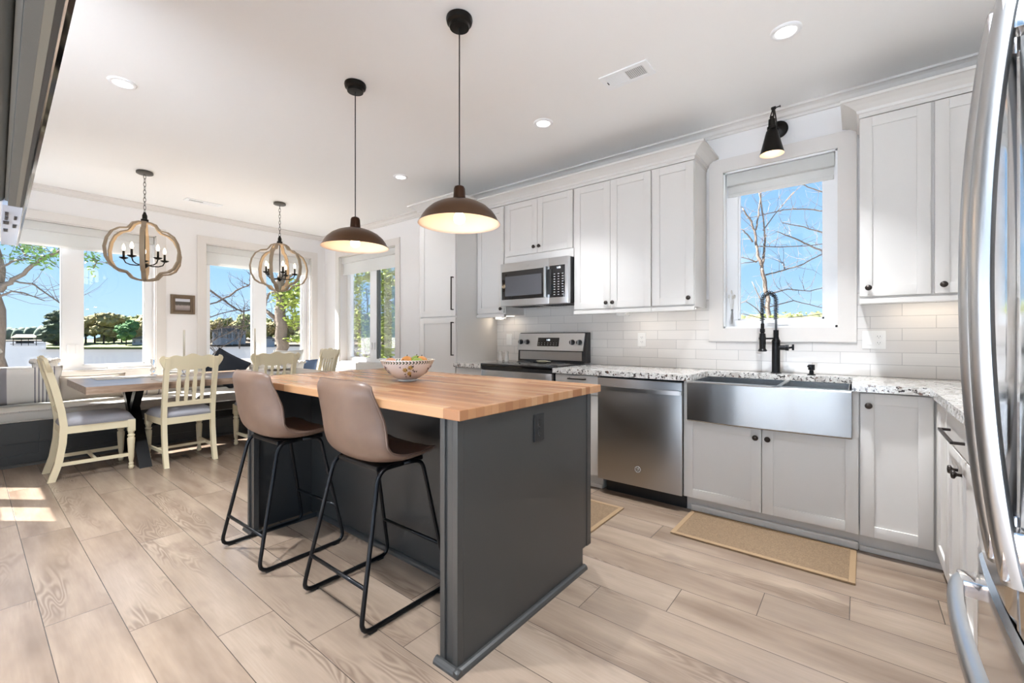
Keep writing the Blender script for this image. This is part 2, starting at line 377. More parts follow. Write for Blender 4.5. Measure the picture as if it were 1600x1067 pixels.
# striped pillow (object x picks the band)
def striped(name, base, left, stripe, x_left, xs, wdt):
    t = NT(name); p = t.sep(t.pos('obj')); col = t.mix(t.mth('LESS_THAN', p[0], x_left), (*base, 1), (*left, 1))
    for x in xs: col = t.mix(t.mth('LESS_THAN', t.mth('ABSOLUTE', t.mth('SUBTRACT', p[0], x)), wdt), col, (*stripe, 1))
    t.L(col, t.b.inputs['Base Color']); t.b.inputs['Roughness'].default_value = .92; t.bump(t.noise(t.pos('obj'), 300, 2), .3, .002); return t.m
# bowl with a painted leaf rim
t = NT('painted_bowl'); p = t.sep(t.pos('obj'))
ang = t.mth('ARCTAN2', p[1], p[0]); k = t.mth('MULTIPLY', ang, 26/PI/2*2)
zz = t.mth('MULTIPLY', t.mth('ABSOLUTE', t.mth('SUBTRACT', p[2], .1105)), 55.0)
leaf = t.mth('LESS_THAN', t.mth('ABSOLUTE', t.mth('SUBTRACT', t.mth('FRACT', t.mth('ADD', k, zz)), .5)), .22)
band = t.mth('LESS_THAN', t.mth('ABSOLUTE', t.mth('SUBTRACT', p[2], .1105)), .0085)
col = t.mix(t.mth('MULTIPLY', leaf, band), (*srgb(240, 234, 226), 1), (*srgb(62, 84, 60), 1)); t.L(col, t.b.inputs['Base Color'])
t.b.inputs['Roughness'].default_value = .12; t.b.inputs['Coat Weight'].default_value = .5; M['bowl'] = t.m
# lake
t = NT('lake_water'); t.b.inputs['Base Color'].default_value = (.05, .048, .047, 1); t.b.inputs['Roughness'].default_value = .35; t.b.inputs['Specular IOR Level'].default_value = .22
pp = t.sep(t.pos()); t.bump(t.noise(t.comb(t.mth('MULTIPLY', pp[0], .9), t.mth('MULTIPLY', pp[1], .9), 0), 1, 5), .5, .12); M['lake'] = t.m
M['grass'] = mat('lawn', srgb(92, 98, 50), .95, vary=.3, kind='world')
M['bank'] = mat('shore_bank', srgb(78, 68, 54), .95, vary=.3, kind='world')
M['deck'] = mat('pale_bounce', srgb(208, 224, 240), .8, vary=.03, kind='world')  # cool pale tone set for the fill light it bounces indoors
def foliage(name, c1, c2, sc_=.6):
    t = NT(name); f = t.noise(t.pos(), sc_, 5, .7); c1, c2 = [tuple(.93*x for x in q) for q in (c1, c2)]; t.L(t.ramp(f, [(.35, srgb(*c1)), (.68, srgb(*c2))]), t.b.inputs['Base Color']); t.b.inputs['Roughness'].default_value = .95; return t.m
M['fa'] = foliage('hazy_oak_foliage', (98, 92, 60), (162, 150, 100), 1.1)  # lightened to put distance haze into the leaf colour
M['fb'] = foliage('hazy_green_foliage', (80, 92, 56), (146, 150, 92), 1.1)  # haze across the lake is mixed into these greens
M['fc'] = foliage('pine_foliage', (40, 56, 44), (84, 98, 70), 1.1)
M['fd'] = foliage('bright_green_foliage', (44, 84, 44), (92, 132, 70), 1.1)
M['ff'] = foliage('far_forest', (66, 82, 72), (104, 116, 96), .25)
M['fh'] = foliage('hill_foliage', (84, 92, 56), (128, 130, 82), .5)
M['houseg'] = mat('grey_siding', srgb(150, 146, 140), .8); M['housew'] = mat('white_siding', srgb(160, 160, 160), .8)
M['roofg'] = mat('grey_shingles', srgb(92, 90, 88), .9); M['roofr'] = mat('tan_roof', srgb(130, 116, 100), .85); M['hwin'] = mat('dark_house_window', (.05, .06, .07), .15)
M['frameb'] = mat('carved_brown_frame', srgb(112, 94, 74), .5, vary=.3, bump=(90, .6))
t = NT('landscape_print'); p = t.sep(t.pos('obj'))
f = t.noise(t.comb(0.0, t.mth('MULTIPLY', p[1], 30), t.mth('MULTIPLY', p[2], 60)), 1, 4)
col = t.ramp(t.mth('ADD', t.mth('MULTIPLY', p[2], 7.5), t.mth('MULTIPLY', f, .25)), [(.45, srgb(128, 118, 118)), (.85, srgb(178, 165, 160)), (1, srgb(84, 78, 70))])
col = t.mix(t.mth('GREATER_THAN', p[2], .155), col, (*srgb(206, 206, 214), 1)); t.L(col, t.b.inputs['Base Color']); M['art'] = t.m

# ================================================================== the room
CZ = 2.76; XL = -6.75; YB = 3.615; XR = .93
def st(o): return pr(o, kind='structure')
def wall(name, frame, u0, u1, z0, z1, th, holes, m):
    mb = MB(); mb.M = frame; us = sorted({u0, u1, *[h[0] for h in holes], *[h[1] for h in holes]})
    for a, b in zip(us, us[1:]):
        hs = [h for h in holes if h[0] <= a+1e-6 and h[1] >= b-1e-6]
        if hs:
            h = hs[0]
            if h[2] > z0: mb.box(a, b, 0, th, z0, h[2])
            if h[3] < z1: mb.box(a, b, 0, th, h[3], z1)
        else: mb.box(a, b, 0, th, z0, z1)
    return st(mb.build(name, m))
FL = Matrix(((0,-1,0,XL),(1,0,0,0),(0,0,1,0),(0,0,0,1)))      # (u,d,z): u along +y, d outwards (-x)
FB = Matrix(((1,0,0,0),(0,1,0,YB),(0,0,1,0),(0,0,0,1)))       # u along +x, d outwards (+y)
YN = -.8
FN = Matrix(((1,0,0,0),(0,-1,0,YN),(0,0,1,0),(0,0,0,1)))      # near wall beside the camera
W1 = (.025, 1.452, .78, 2.40); W2 = (1.969, 3.386, .78, 2.40); W3 = (-6.302, -4.881, .78, 2.40); W4 = (-.81, -.11, 1.231, 2.42)
W5 = (-6.63, -5.46, 1.60, 2.06)
wall('wall_left', FL, -1.0, YB, 0, CZ, .2, [W1, W2], M['wall'])
wall('wall_back', FB, XL-.2, XR+.2, 0, CZ, .2, [W3, W4], M['wall'])
wall('wall_front', FN, XL, -3.4, 0, CZ, .03, [W5], M['wall'])
st(MB().box(XR, XR+.2, .45, YB, 0, CZ).build('wall_right', M['wall']))  # unseen front stretch left open to let in fill daylight
st(MB().box(-3.4, -3.2, -2.6, YN-.2, 0, CZ).build('sun_block_wall', M['wall']))  # unseen wall added to keep direct sun off the floor
st(MB().box(XL-.2, XR+.2, -2.6, YB+.2, -.12, 0).build('floor', M['floor']))
st(MB().prism([(XL-.2, YN-.03), (-3.4, YN-.03), (-3.4, -2.6), (XR+.2, -2.6), (XR+.2, YB+.2), (XL-.2, YB+.2)], 'z', CZ, CZ+.12).build('ceiling', M['ceil']))
# crown mouldings
CR = [(0, CZ-.062), (.016, CZ-.062), (.02, CZ-.048), (.034, CZ-.042), (.05, CZ-.024), (.068, CZ-.016), (.085, CZ-.014), (.085, CZ-.0005), (0, CZ-.0005)]
k = 0
for fr, a, b in ((FL, -.8, YB), (FB, XL, XR), (FN, XL, -3.4)):
    k += 1; mb = MB(); mb.M = fr; mb.prism([(-d, z) for d, z in CR], 'x', a, b); st(mb.build('trim_%d' % k, M['trimc']))
# unseen rear opening added for fill daylight: posts and header
mb = MB()
for x in (-3.15, -1.75, -.45, .82): mb.box(x, x+.1, -2.6, -2.5, 0, 2.5)
mb.box(-3.2, XR, -2.6, -2.5, 2.5, CZ); wo = empty('fill_opening', (-1.1, -2.55, 0), kind='structure'); mb.build('frame', M['white'], wo)

def window(name, fr, op, panes, gd, casing=.095, fz=.055, bot_apron=True, glz=None, crank=True):
    u0, u1, z0, z1 = op; c = fr @ Vector(((u0+u1)/2, 0, z0))
    r = empty(name, c, kind='structure')
    def part(nm, m, boxes, bev=0, par=None):
        mb = MB(); mb.M = fr
        for b in boxes: mb.box(*b, bev)
        return mb.build(nm, m, par or r)
    cs = casing
    part('casing', M['trimc'], [(u0-cs, u0, -.02, 0, z0-cs, z1+cs), (u1, u1+cs, -.02, 0, z0-cs, z1+cs), (u0, u1, -.02, 0, z1, z1+cs), (u0, u1, -.02, 0, z0-cs, z0)])
    part('jamb', M['trimc'] if gd > .12 else M['white'], [(u0-.001, u0+.012, 0, gd, z0, z1), (u1-.012, u1+.001, 0, gd, z0, z1), (u0, u1, 0, gd, z1-.012, z1+.001), (u0, u1, 0, gd, z0-.001, z0+.014)])
    a, b = u0+.012, u1-.012; zb, zt = z0+.014, z1-.012
    g0, g1 = panes[0][0], panes[-1][1]; gz0, gz1 = glz
    bo = [(a, g0, gd-.05, gd+.02, zb, zt), (g1, b, gd-.05, gd+.02, zb, zt), (g0, g1, gd-.05, gd+.02, zb, gz0), (g0, g1, gd-.05, gd+.02, gz1, zt)]
    for p, q in zip(panes, panes[1:]): bo.append((p[1], q[0], gd-.05, gd+.02, gz0, gz1))
    part('frame', M['white'], bo)
    lip = []
    for p in panes:
        for (x0, x1, a0, a1) in ((p[0], p[0]+.012, gz0, gz1), (p[1]-.012, p[1], gz0, gz1), (p[0], p[1], gz0, gz0+.012), (p[0], p[1], gz1-.012, gz1)):
            lip.append((x0, x1, gd-.038, gd-.004, a0, a1))
    part('sash', M['white'], lip)
    for p in panes: part('glass', M['glass'], [(p[0], p[1], gd-.002, gd+.003, gz0, gz1)])
    if crank:
        for p in panes:
            m_ = (p[0]+p[1])/2
            part('crank_handle', M['white'], [(m_-.07, m_+.07, gd-.075, gd-.05, zb, zb+.022), (m_-.03, m_+.06, gd-.09, gd-.075, zb+.006, zb+.018)], .003)
        if len(panes) > 1:
            m_ = (panes[0][1]+panes[1][0])/2
            for s in (-.035, .035): part('sash_lock', M['white'], [(m_+s-.012, m_+s+.012, gd-.064, gd-.05, gz0+.14, gz0+.24)], .003)
    return r
window('window_1', FL, W1, [(.108, .657), (.82, 1.369)], .17, glz=(.84, 2.34))
window('window_2', FL, W2, [(2.048, 2.590), (2.765, 3.307)], .17, glz=(.84, 2.34))
window('window_3', FB, W3, [(-6.222, -5.672), (-5.51, -4.96)], .17, glz=(.84, 2.34))
window('window_4', FB, W4, [(-.72, -.185)], .10, casing=.1, glz=(1.292, 2.36))
wr = empty('window_5', (-6.0, YN, 1.6), kind='structure'); mb = MB()
for b in ((W5[0], -6.61, 1.60, 2.06), (-6.09, -5.90, 1.60, 2.06), (-5.505, W5[1], 1.60, 2.06), (-6.61, -5.505, 1.60, 1.615), (-6.61, -5.505, 2.035, 2.06)): mb.box(b[0], b[1], YN-.03, YN+.004, b[2], b[3])
mb.build('frame', M['white'], wr); bx('glass', M['glass'], wr, -6.61, -5.505, YN-.018, YN-.014, 1.615, 2.035)
# small clear tag and dark weep track seen on the right-hand casement of window_3
mb = MB(); mb.M = FB; mb.box(-5.51, -5.47, .125, .165, .845, 2.335); mb.build('screen_frame', mat('screen_frame_grey', srgb(92, 96, 92), .5), bpy.data.objects['window_3'])
# roller shades
def shade(fr, op, zb, d, label, valance=.09):
    u0, u1, z0, z1 = op; r = empty('roller_shade', fr @ Vector(((u0+u1)/2, d, zb)), label, 'window shade', 'roller shades in the windows')
    mb = MB(); mb.M = fr; mb.box(u0+.016, u1-.016, d-.035, d+.035, z1-.014-valance, z1-.014, .012); mb.build('roll_cassette', M['roller'], r, 40)
    mb = MB(); mb.M = fr; mb.box(u0+.022, u1-.022, d+.0, d+.003, zb+.02, z1-.05); mb.build('fabric', M['roller'], r)
    mb = MB(); mb.M = fr; mb.box(u0+.022, u1-.022, d-.006, d+.009, zb, zb+.026, .003); mb.build('hem_bar', M['roller'], r)
shade(FL, W1, 2.135, .05, 'white roller shade rolled up in the left lake window behind the bench')
shade(FL, W2, 2.125, .05, 'white roller shade in the lake window right of the small framed picture')
shade(FB, W3, 2.12, .05, 'white roller shade in the tall narrow-looking window beside the pantry')
shade(FB, W4, 2.235, .045, 'white roller shade at the top of the window over the sink')
# shoe moulding round the nook
st(MB().box(-3.66, -3.64, 3.0, YB, 0, .1).build('baseboard_pantry', M['white']))
st(MB().box(-5.9, -3.64, YB-.015, YB, 0, .13).build('baseboard_back', M['white']))

# ================================================================== tile backsplash
mb = MB(); yb = YB-.010
mb.box(-3.083, -.912, yb, YB, .9145, 1.46); mb.box(-.912, -.008, yb, YB, .9145, 1.128); mb.box(-.008, XR-.001, yb, YB, .9145, 1.46)
mb.box(-.912, -.910, yb, YB, 1.128, 1.46)
st(mb.build('trim_4', M['tile']))
st(MB().box(XR-.010, XR, 1.5, YB-.011, .9145, 1.46).build('trim_5', M['tile']))

# ================================================================== cabinets
I4 = Matrix.Identity(4)
def shaker(parent, fr, x0, x1, z0, z1, yf, name='door', m=None, fw=.057, flat=False):
    mb = MB(); mb.M = fr; g = .0015; x0 += g; x1 -= g; z0 += g; z1 -= g
    if flat: mb.box(x0, x1, yf, yf+.02, z0, z1, .0015)
    else:
        mb.box(x0, x0+fw, yf, yf+.02, z0, z1, .0012); mb.box(x1-fw, x1, yf, yf+.02, z0, z1, .0012)
        mb.box(x0+fw, x1-fw, yf, yf+.02, z0, z0+fw, .0012); mb.box(x0+fw, x1-fw, yf, yf+.02, z1-fw, z1, .0012)
        mb.box(x0+fw-.002, x1-fw+.002, yf+.009, yf+.018, z0+fw-.002, z1-fw+.002)
    return mb.build(name, m or M['cab'], parent, 30)
def knob(parent, fr, x, z, yf):
    mb = MB(); mb.M = fr
    mb.lathe([(.006, 0), (.0055, -.012), (.009, -.016), (.0155, -.019), (.0165, -.024), (.014, -.029), (.0, -.031)], (x, yf, z), 20, axis='y')
    return mb.build('knob', M['knob'], parent, True, label=None)
def pull(parent, fr, p0, p1, yf, name='pull_handle', so=.03):
    mb = MB(); mb.M = fr; (a0, z0), (a1, z1) = p0, p1; h = .005
    if abs(a1-a0) > abs(z1-z0): mb.box(a0, a1, yf-so-h, yf-so+h, z0-h, z0+h, .001); xs = [(a0+h, z0), (a1-h, z0)]
    else: mb.box(a0-h, a0+h, yf-so-h, yf-so+h, z0, z1, .001); xs = [(a0, z0+h), (a0, z1-h)]
    for x, z in xs: mb.box(x-h, x+h, yf-so+h, yf, z-h, z+h)
    return mb.build(name, M['knob'], parent)
def upper(x0, x1, z0, z1, doors, knobs, label, rail=(True, True)):
    r = empty('wall_cabinet', ((x0+x1)/2, 3.45, z0), label, 'cabinet', 'wall cabinets over the sink counter')
    yf = 3.285
    bx('body', M['cab'], r, x0+.0005, x1-.0005, yf+.021, YB-.0105 if z0 < 1.46 else YB-.0005, z0, z1)
    ds = [shaker(r, I4, a, b, z0+.012, z1-.004, yf) for a, b in doors]
    for i, x, z in knobs: knob(ds[i], I4, x, z, yf)
    if rail: mb = MB().box(x0, x1, yf-.005, yf+.03, z0-.03, z0, .004); mb.build('light_rail', M['cab'], r)
    return r
UB, UT = 1.39, 2.455
upper(-3.0845, -2.715, UB, UT, [(-3.08, -2.725)], [(0, -2.752, 1.442)], 'narrow single-door wall cabinet between the pantry and the microwave')
def mwcab():
    r = empty('wall_cabinet', (-2.32, 3.45, 1.865), 'short two-door wall cabinet above the microwave', 'cabinet', 'wall cabinets over the sink counter')
    bx('body', M['cab'], r, -2.7145, -1.9355, 3.306, YB-.0005, 1.865, UT)
    bx('filler_rail', M['cab'], r, -2.7145, -1.9355, 3.287, 3.306, 1.865, 1.94)
    for a, b, kx in ((-2.705, -2.322, -2.352), (-2.322, -1.945, -2.292)): knob(shaker(r, I4, a, b, 1.942, UT-.004, 3.285), I4, kx, 2.0, 3.285)
mwcab()
upper(-1.935, -1.2475, UB, UT, [(-1.93, -1.592), (-1.592, -1.252)], [(0, -1.621, 1.447), (1, -1.563, 1.447)], 'tall two-door wall cabinet right of the microwave')
upper(-1.247, -.931, UB, UT, [(-1.243, -.935)], [(0, -.968, 1.451)], 'single-door wall cabinet beside the sink window, with crown return')
upper(.003, .6, UB, UT, [(.003, .310), (.322, .6)], [(0, .044, 1.452), (1, .357, 1.449)], 'two-door wall cabinet right of the sink window')
# cabinet crown: frieze and flared moulding
def cab_crown(x0, x1, yf, label, left_ret=True, right_ret=True):
    r = empty('cabinet_crown', ((x0+x1)/2, yf, UT), label, 'moulding', 'crown mouldings on the cabinets')
    def ring(o, z):   # plan outline at offset o
        a = x0-(o if left_ret else 0); b = x1+(o if right_ret else 0)
        return [(a, YB-.001, z), (a, yf-o, z), (b, yf-o, z), (b, YB-.001, z)]
    prof = [(.002, UT), (.002, UT+.022), (.012, UT+.026), (.016, UT+.04), (.045, UT+.062), (.075, UT+.078), (.088, UT+.08), (.088, UT+.095), (0, UT+.095)]
    mb = MB(); R = mb.grid([ring(o, z) for o, z in prof])
    mb.face([R[0][j] for j in (3, 2, 1, 0)]); mb.face(R[-1])
    for i in range(len(R)-1): mb.face([R[i][3], R[i][0], R[i+1][0], R[i+1][3]])
    mb.build('moulding', M['cab'], r)
cab_crown(-2.998, -.931, 3.287, 'painted crown along the top of the wall cabinets from pantry to window', left_ret=False)
cab_crown(.003, .6, 3.287, 'painted crown on the wall cabinet right of the sink window')
cab_crown(-3.64, -3.088, 2.987, 'painted crown on top of the tall pantry')
# pantry
r = empty('pantry_cabinet', (-3.36, 3.3, 0), 'tall light grey pantry cabinet with two doors left of the range', 'cabinet')
bx('body', M['cab'], r, -3.64, -3.0855, 3.006, YB-.0005, .1, UT)
bx('toe_kick', M['cab'], r, -3.64, -3.0855, 3.06, YB-.0005, 0, .1)
for (z0, z1, p) in ((1.370, UT-.004, (1.43, 1.757)), (.11, 1.360, (.982, 1.312))):
    d = shaker(r, I4, -3.615, -3.088, z0, z1, 2.985); pull(d, I4, (-3.118, p[0]), (-3.118, p[1]), 2.985)
bx('stile', M['cab'], r, -3.64, -3.616, 2.99, 3.006, .11, UT)
# base cabinets
def base(x0, x1, label, y1=YB-.0005, toe=True):
    r = empty('base_cabinet', ((x0+x1)/2, 3.3, 0), label, 'cabinet', 'base cabinets under the granite')
    bx('body', M['cab'], r, x0+.0005, x1-.0005, 3.006, y1, .1, .875)
    mb = MB(); mb.box(x0, x1, 3.06, y1, 0, .1); mb.box(x0, x1, 3.04, 3.06, 0, .03, .006); mb.build('toe_kick', M['cab'], r)
    return r
r = base(-3.0845, -2.725, 'small base cabinet between pantry and range')
d = shaker(r, I4, -3.08, -2.73, .72, .868, 2.985, 'drawer', flat=True); pull(d, I4, (-2.98, .80), (-2.83, .80), 2.985)
shaker(r, I4, -3.08, -2.73, .11, .715, 2.985)
r = base(-1.935, -1.54, 'base cabinet with a drawer between the range and the dishwasher')
d = shaker(r, I4, -1.930, -1.545, .72, .868, 2.985, 'drawer', flat=True); pull(d, I4, (-1.798, .838), (-1.648, .838), 2.985)
shaker(r, I4, -1.930, -1.545, .11, .715, 2.985)
r = empty('base_cabinet', (-.456, 3.3, 0), 'two-door base cabinet under the farmhouse sink', 'cabinet', 'base cabinets under the granite')
bx('body', M['cab'], r, -.914, .0, 3.006, YB-.0005, .1, .612)
bx('stile', M['cab'], r, -.914, -.8795, 2.99, YB-.02, .612, .875); bx('stile', M['cab'], r, -.0285, .0, 2.99, YB-.02, .612, .875)
mb = MB(); mb.box(-.914, 0, 3.06, YB-.001, 0, .1); mb.box(-.884, 0, 3.035, 3.06, 0, .045, .01); mb.build('toe_kick', M['cab'], r)
for a, b, kx in ((-.915, -.4585, -.489), (-.4565, .0, -.425)): knob(shaker(r, I4, a, b, .105, .617, 2.985), I4, kx, .557, 2.985)
r = base(.0005, XR-.001, 'corner base cabinet with one tall door right of the sink')
knob(shaker(r, I4, .005, .292, .105, .868, 2.985), I4, .040, .803, 2.985)
# run along the right wall, facing -x
FR = Matrix(((0,1,0,0),(-1,0,0,0),(0,0,1,0),(0,0,0,1)))   # local (x,y)->world (y,-x): local x = -world y, local y = world x
r = empty('base_cabinet', (.6, 2.25, 0), 'base cabinet with drawer and doors on the side wall next to the refrigerator', 'cabinet', 'base cabinets under the granite')
bx('body', M['cab'], r, .320, XR-.001, 1.50, 3.005, .1, .875)
mb = MB(); mb.box(.375, XR-.001, 1.50, 3.005, 0, .1); mb.box(.355, .375, 1.50, 3.03, 0, .045, .01); mb.build('toe_kick', M['cab'], r)
shaker(r, FR, -2.98, -2.66, .105, .868, .299)
d = shaker(r, FR, -2.655, -2.035, .725, .868, .299, 'drawer', flat=True); pull(d, FR, (-2.56, .78), (-2.24, .78), .299, so=.034)
for a, b, kx in ((-2.655, -2.345, -2.475), (-2.345, -2.035, -2.315)): pass
d = shaker(r, FR, -2.655, -2.345, .105, .718, .299); knob(d, FR, -2.385, .652, .299)
d = shaker(r, FR, -2.345, -2.035, .105, .718, .299); knob(d, FR, -2.305, .652, .299)
shaker(r, FR, -2.03, -1.505, .105, .868, .299)
# granite
r = MB().prism([(-1.936, YB-.011), (XR-.001, YB-.011), (XR-.001, 1.50), (.272, 1.50), (.272, 2.952), (-.029, 2.952), (-.029, 3.42), (-.872, 3.42), (-.872, 2.952), (-1.936, 2.952)], 'z', .876, .914).build(
    'granite_countertop', M['granite'], label='speckled white granite countertop around the sink and into the corner', cat='countertop')
MB().prism([(-3.0845, YB-.011), (-2.724, YB-.011), (-2.724, 2.952), (-3.0845, 2.952)], 'z', .876, .914).build('granite_countertop', M['granite'], label='short granite countertop between the pantry and the range', cat='countertop')

# ================================================================== farmhouse sink
r = empty('farmhouse_sink', (-.4535, 3.1, .62), 'stainless steel apron-front double sink under the window', 'sink')
X0, X1 = -.878, -.030; mb = MB()
nn = 24; rows = []
for z in (.6205, .628, .87, .8755):
    o = .004 if z in (.6205, .8755) else 0
    rows.append([(X0+(X1-X0)*i/nn, 2.935+.0 - .020*math.sin(PI*i/nn)+o, z) for i in range(nn+1)])
R = mb.grid(rows)
bk = mb.vs([(X0, 2.984, .6205), (X1, 2.984, .6205), (X1, 2.984, .8755), (X0, 2.984, .8755)])
mb.face([bk[0], *R[0], bk[1]][::-1]); mb.face([bk[3], *R[3], bk[2]]); mb.face(bk[::-1])
mb.face([bk[0], bk[3], *[R[i][0] for i in (3, 2, 1, 0)]]); mb.face([bk[1], bk[2], *[R[i][-1] for i in (3, 2, 1, 0)]][::-1])
mb.build('apron', M['steel'], r, 18)
def basin(a, b):
    mb = MB(); y0, y1, zb = 2.992, 3.425, .66; t_ = .004
    mb.box(a, b, y0, y1, zb-t_, zb); mb.box(a, a+t_, y0, y1, zb, .874); mb.box(b-t_, b, y0, y1, zb, .874); mb.box(a+t_, b-t_, y0, y0+t_, zb, .874); mb.box(a+t_, b-t_, y1-t_, y1, zb, .874)
    mb.lathe([(.045, .001), (.04, .003), (.0, .002)], ((a+b)/2, (y0+y1)/2, zb), 20)
    return mb.build('basin', M['steel'], r)
basin(X0+.012, -.382); basin(-.362, X1-.012)
mb = MB(); mb.box(X0, X1, 2.9845, 2.9915, .868, .8772); mb.box(-.3815, -.3625, 2.992, 3.42, .868, .8772); mb.build('rim', M['steelh'], r)
# faucet
r = empty('spring_faucet', (-.451, 3.5, .914), 'matte black spring-neck pull-down faucet behind the sink', 'faucet')
fx_, fy_ = -.451, 3.515
mb = MB(); mb.lathe([(.034, 0), (.034, .004), (.027, .008), (.0255, .02), (.0255, .215), (.027, .217), (.027, .225), (.02, .238), (.0165, .25), (.0165, .30)], (fx_, fy_, .914), 24); mb.build('body', M['black'], r, 35)
dx = Vector((-.075, -.06, 0)).normalized(); span = .094
cen = Vector((fx_, fy_, 0)); arc = [cen + Vector((0, 0, 1.205)), cen + Vector((0, 0, 1.30)), cen+Vector((0, 0, 1.41))]
for i in range(1, 16):
    a = PI*i/16; arc.append(cen + dx*(span/2)*(1-math.cos(a)) + Vector((0, 0, 1.41+.062*math.sin(a))))
arc += [cen+dx*span+Vector((0, 0, 1.41)), cen+dx*span+Vector((0, 0, 1.26))]
mb = MB(); mb.tube(arc, .0075, 12); mb.build('hose', mat('grey_hose', (.16, .18, .20), .35, .3), r, True)
# spring coil around the arc
L = [0]
for a, b in zip(arc, arc[1:]): L.append(L[-1]+(b-a).length)
def along(s_):
    for i in range(len(L)-1):
        if s_ <= L[i+1]: return arc[i].lerp(arc[i+1], (s_-L[i])/(L[i+1]-L[i])), (arc[i+1]-arc[i]).normalized()
    return arc[-1], (arc[-1]-arc[-2]).normalized()
side = dx.cross(Vector((0, 0, 1))); tot = L[-1]; turns = 36; pts = []
for i in range(turns*9+1):
    s_ = .085 + (tot-.105)*i/(turns*9); p_, d_ = along(s_); q_ = d_.cross(side).normalized(); a = 2*PI*i/9
    pts.append(p_ + (side*math.cos(a)+q_*math.sin(a))*.0150)
mb = MB(); mb.tube(pts, .0023, 5); mb.build('spring', M['black'], r, True)
hc = cen+dx*span
mb = MB(); mb.lathe([(.012, .14), (.012, .15), (.016, .155), (.016, .175), (.011, .18), (.011, .21), (.0095, .215), (.019, .085+.135), (.019, .225), (.0, .226)][:7], (hc.x, hc.y, 1.045), 20); mb.build('hose_collar', M['black'], r, 35)
mb = MB(); mb.lathe([(.0, 0), (.024, .0), (.03, .006), (.022, .016), (.0195, .02), (.0205, .10), (.018, .125), (.0, .127)], (hc.x, hc.y, 1.065), 24); mb.build('spray_head', M['black'], r, 35)
mb = MB(); mb.tube([cen+Vector((0, 0, 1.155)), hc+Vector((0, 0, 1.155))], .006, 10); mb.lathe([(.0185, -.008), (.0185, .008)], (cen.x, cen.y, 1.155), 20); mb.lathe([(.023, -.007), (.023, .007)], (hc.x, hc.y, 1.155), 20); mb.build('docking_arm', M['black'], r, 35)
mb = MB(); mb.tube([(fx_, fy_, 1.092), (fx_+.055, fy_, 1.092), (fx_+.056, fy_, 1.092), (fx_+.075, fy_, 1.092)], [.017, .017, .020, .020], 18)
mb.tube([(fx_+.075, fy_, 1.092), (fx_+.088, fy_, 1.093), (fx_+.10, fy_, 1.095)], [.008, .007, .009], 12); mb.tube([(fx_+.10, fy_, 1.075), (fx_+.10, fy_, 1.115)], .0065, 10); mb.build('lever_handle', M['black'], r, 35)
r = MB().lathe([(.0, 0), (.024, 0), (.024, .004), (.014, .008), (.012, .03), (.019, .034), (.019, .068), (.0, .070)], (-.246, 3.50, .914), 22).tube([(-.246, 3.50, .965), (-.262, 3.47, .972)], .007, 10).build(
    'soap_dispenser', M['black'], None, 35, label='small matte black soap dispenser right of the faucet', cat='soap dispenser')

# ================================================================== dishwasher
r = empty('dishwasher', (-1.226, 3.2, 0), 'stainless steel dishwasher between drawer cabinet and sink', 'dishwasher')
bx('body', M['blackpl'], r, -1.536, -.9165, 3.0, 3.55, .105, .865)
bx('kick_plate', M['blackpl'], r, -1.51, -.918, 3.055, 3.10, .0, .105)
bx('door_panel', M['steeld'], r, -1.535, -.9175, 2.958, 2.999, .107, .862, .006)
mb = MB(); pts = [(-1.505+ .578*i/14, 2.958-.012-.030*math.sin(PI*i/14)**.6, .792) for i in range(15)]
Rw = [[(p[0], p[1]-.006, .778) for p in pts], [(p[0], p[1]-.008, .806) for p in pts], [(p[0], p[1]+.010, .806) for p in pts], [(p[0], p[1]+.010, .778) for p in pts]]
g_ = mb.grid(Rw+[Rw[0]]); mb.box(-1.513, -1.495, 2.94, 2.958, .778, .806, .002); mb.box(-.937, -.919, 2.94, 2.958, .778, .806, .002); mb.build('bar_handle', M['steelh'], r, 40)
def emblem(parent, c, rr, m, ax='y'):
    mb = MB(); n_ = 28
    f = lambda a, b: (c[0]+a, c[1], c[2]+b)
    mb.tube([f(rr*math.cos(2*PI*i/n_), rr*math.sin(2*PI*i/n_)) for i in range(n_)], rr*.07, 6, closed=True)
    for sx in (-1, 1):
        mb.tube([f(sx*rr*(.12+.34*math.cos(t)), rr*(.05+.34*math.sin(t))) for t in [PI*.1+2*PI*.8*i/12 for i in range(13)]], rr*.055, 5)
        mb.tube([f(sx*rr*(.10+.25*math.cos(t)), rr*(-.42+.18*math.sin(t))) for t in [2*PI*.75*i/8 for i in range(9)]], rr*.045, 5)
    return mb.build('emblem', m, parent, True)
emblem(r, (-1.222, 2.957, .229), .02, M['print'])

# ================================================================== range
r = empty('electric_range', (-2.33, 3.3, 0), 'freestanding stainless steel electric range with black glass top', 'stove')
RX0, RX1 = -2.715, -1.942
bx('body', M['blackpl'], r, RX0, RX1, 2.99, 3.59, .03, .895)
bx('cooktop', M['blackgl'], r, RX0-.004, RX1+.004, 2.945, 3.50, .896, .925, .006)
mb = MB()
for cx, cy, rr in ((-2.52, 3.09, .105), (-2.14, 3.09, .08), (-2.52, 3.36, .08), (-2.14, 3.36, .105)):
    for q in (rr, rr*.6): mb.tube([(cx+q*math.cos(2*PI*i/40), cy+q*math.sin(2*PI*i/40), .9250) for i in range(40)], .0011, 4, closed=True)
mb.build('burner_rings', mat('burner_print', (.12, .12, .12), .3), r)
bx('vent_trim', M['blackpl'], r, RX0, RX1, 2.955, 2.99, .868, .895)
od = bx('oven_door', M['steel'], r, RX0, RX1, 2.952, 2.989, .24, .866, .006); bx('door_glass', M['rangeglass'], od, RX0+.09, RX1-.09, 2.949, 2.952, .36, .68)
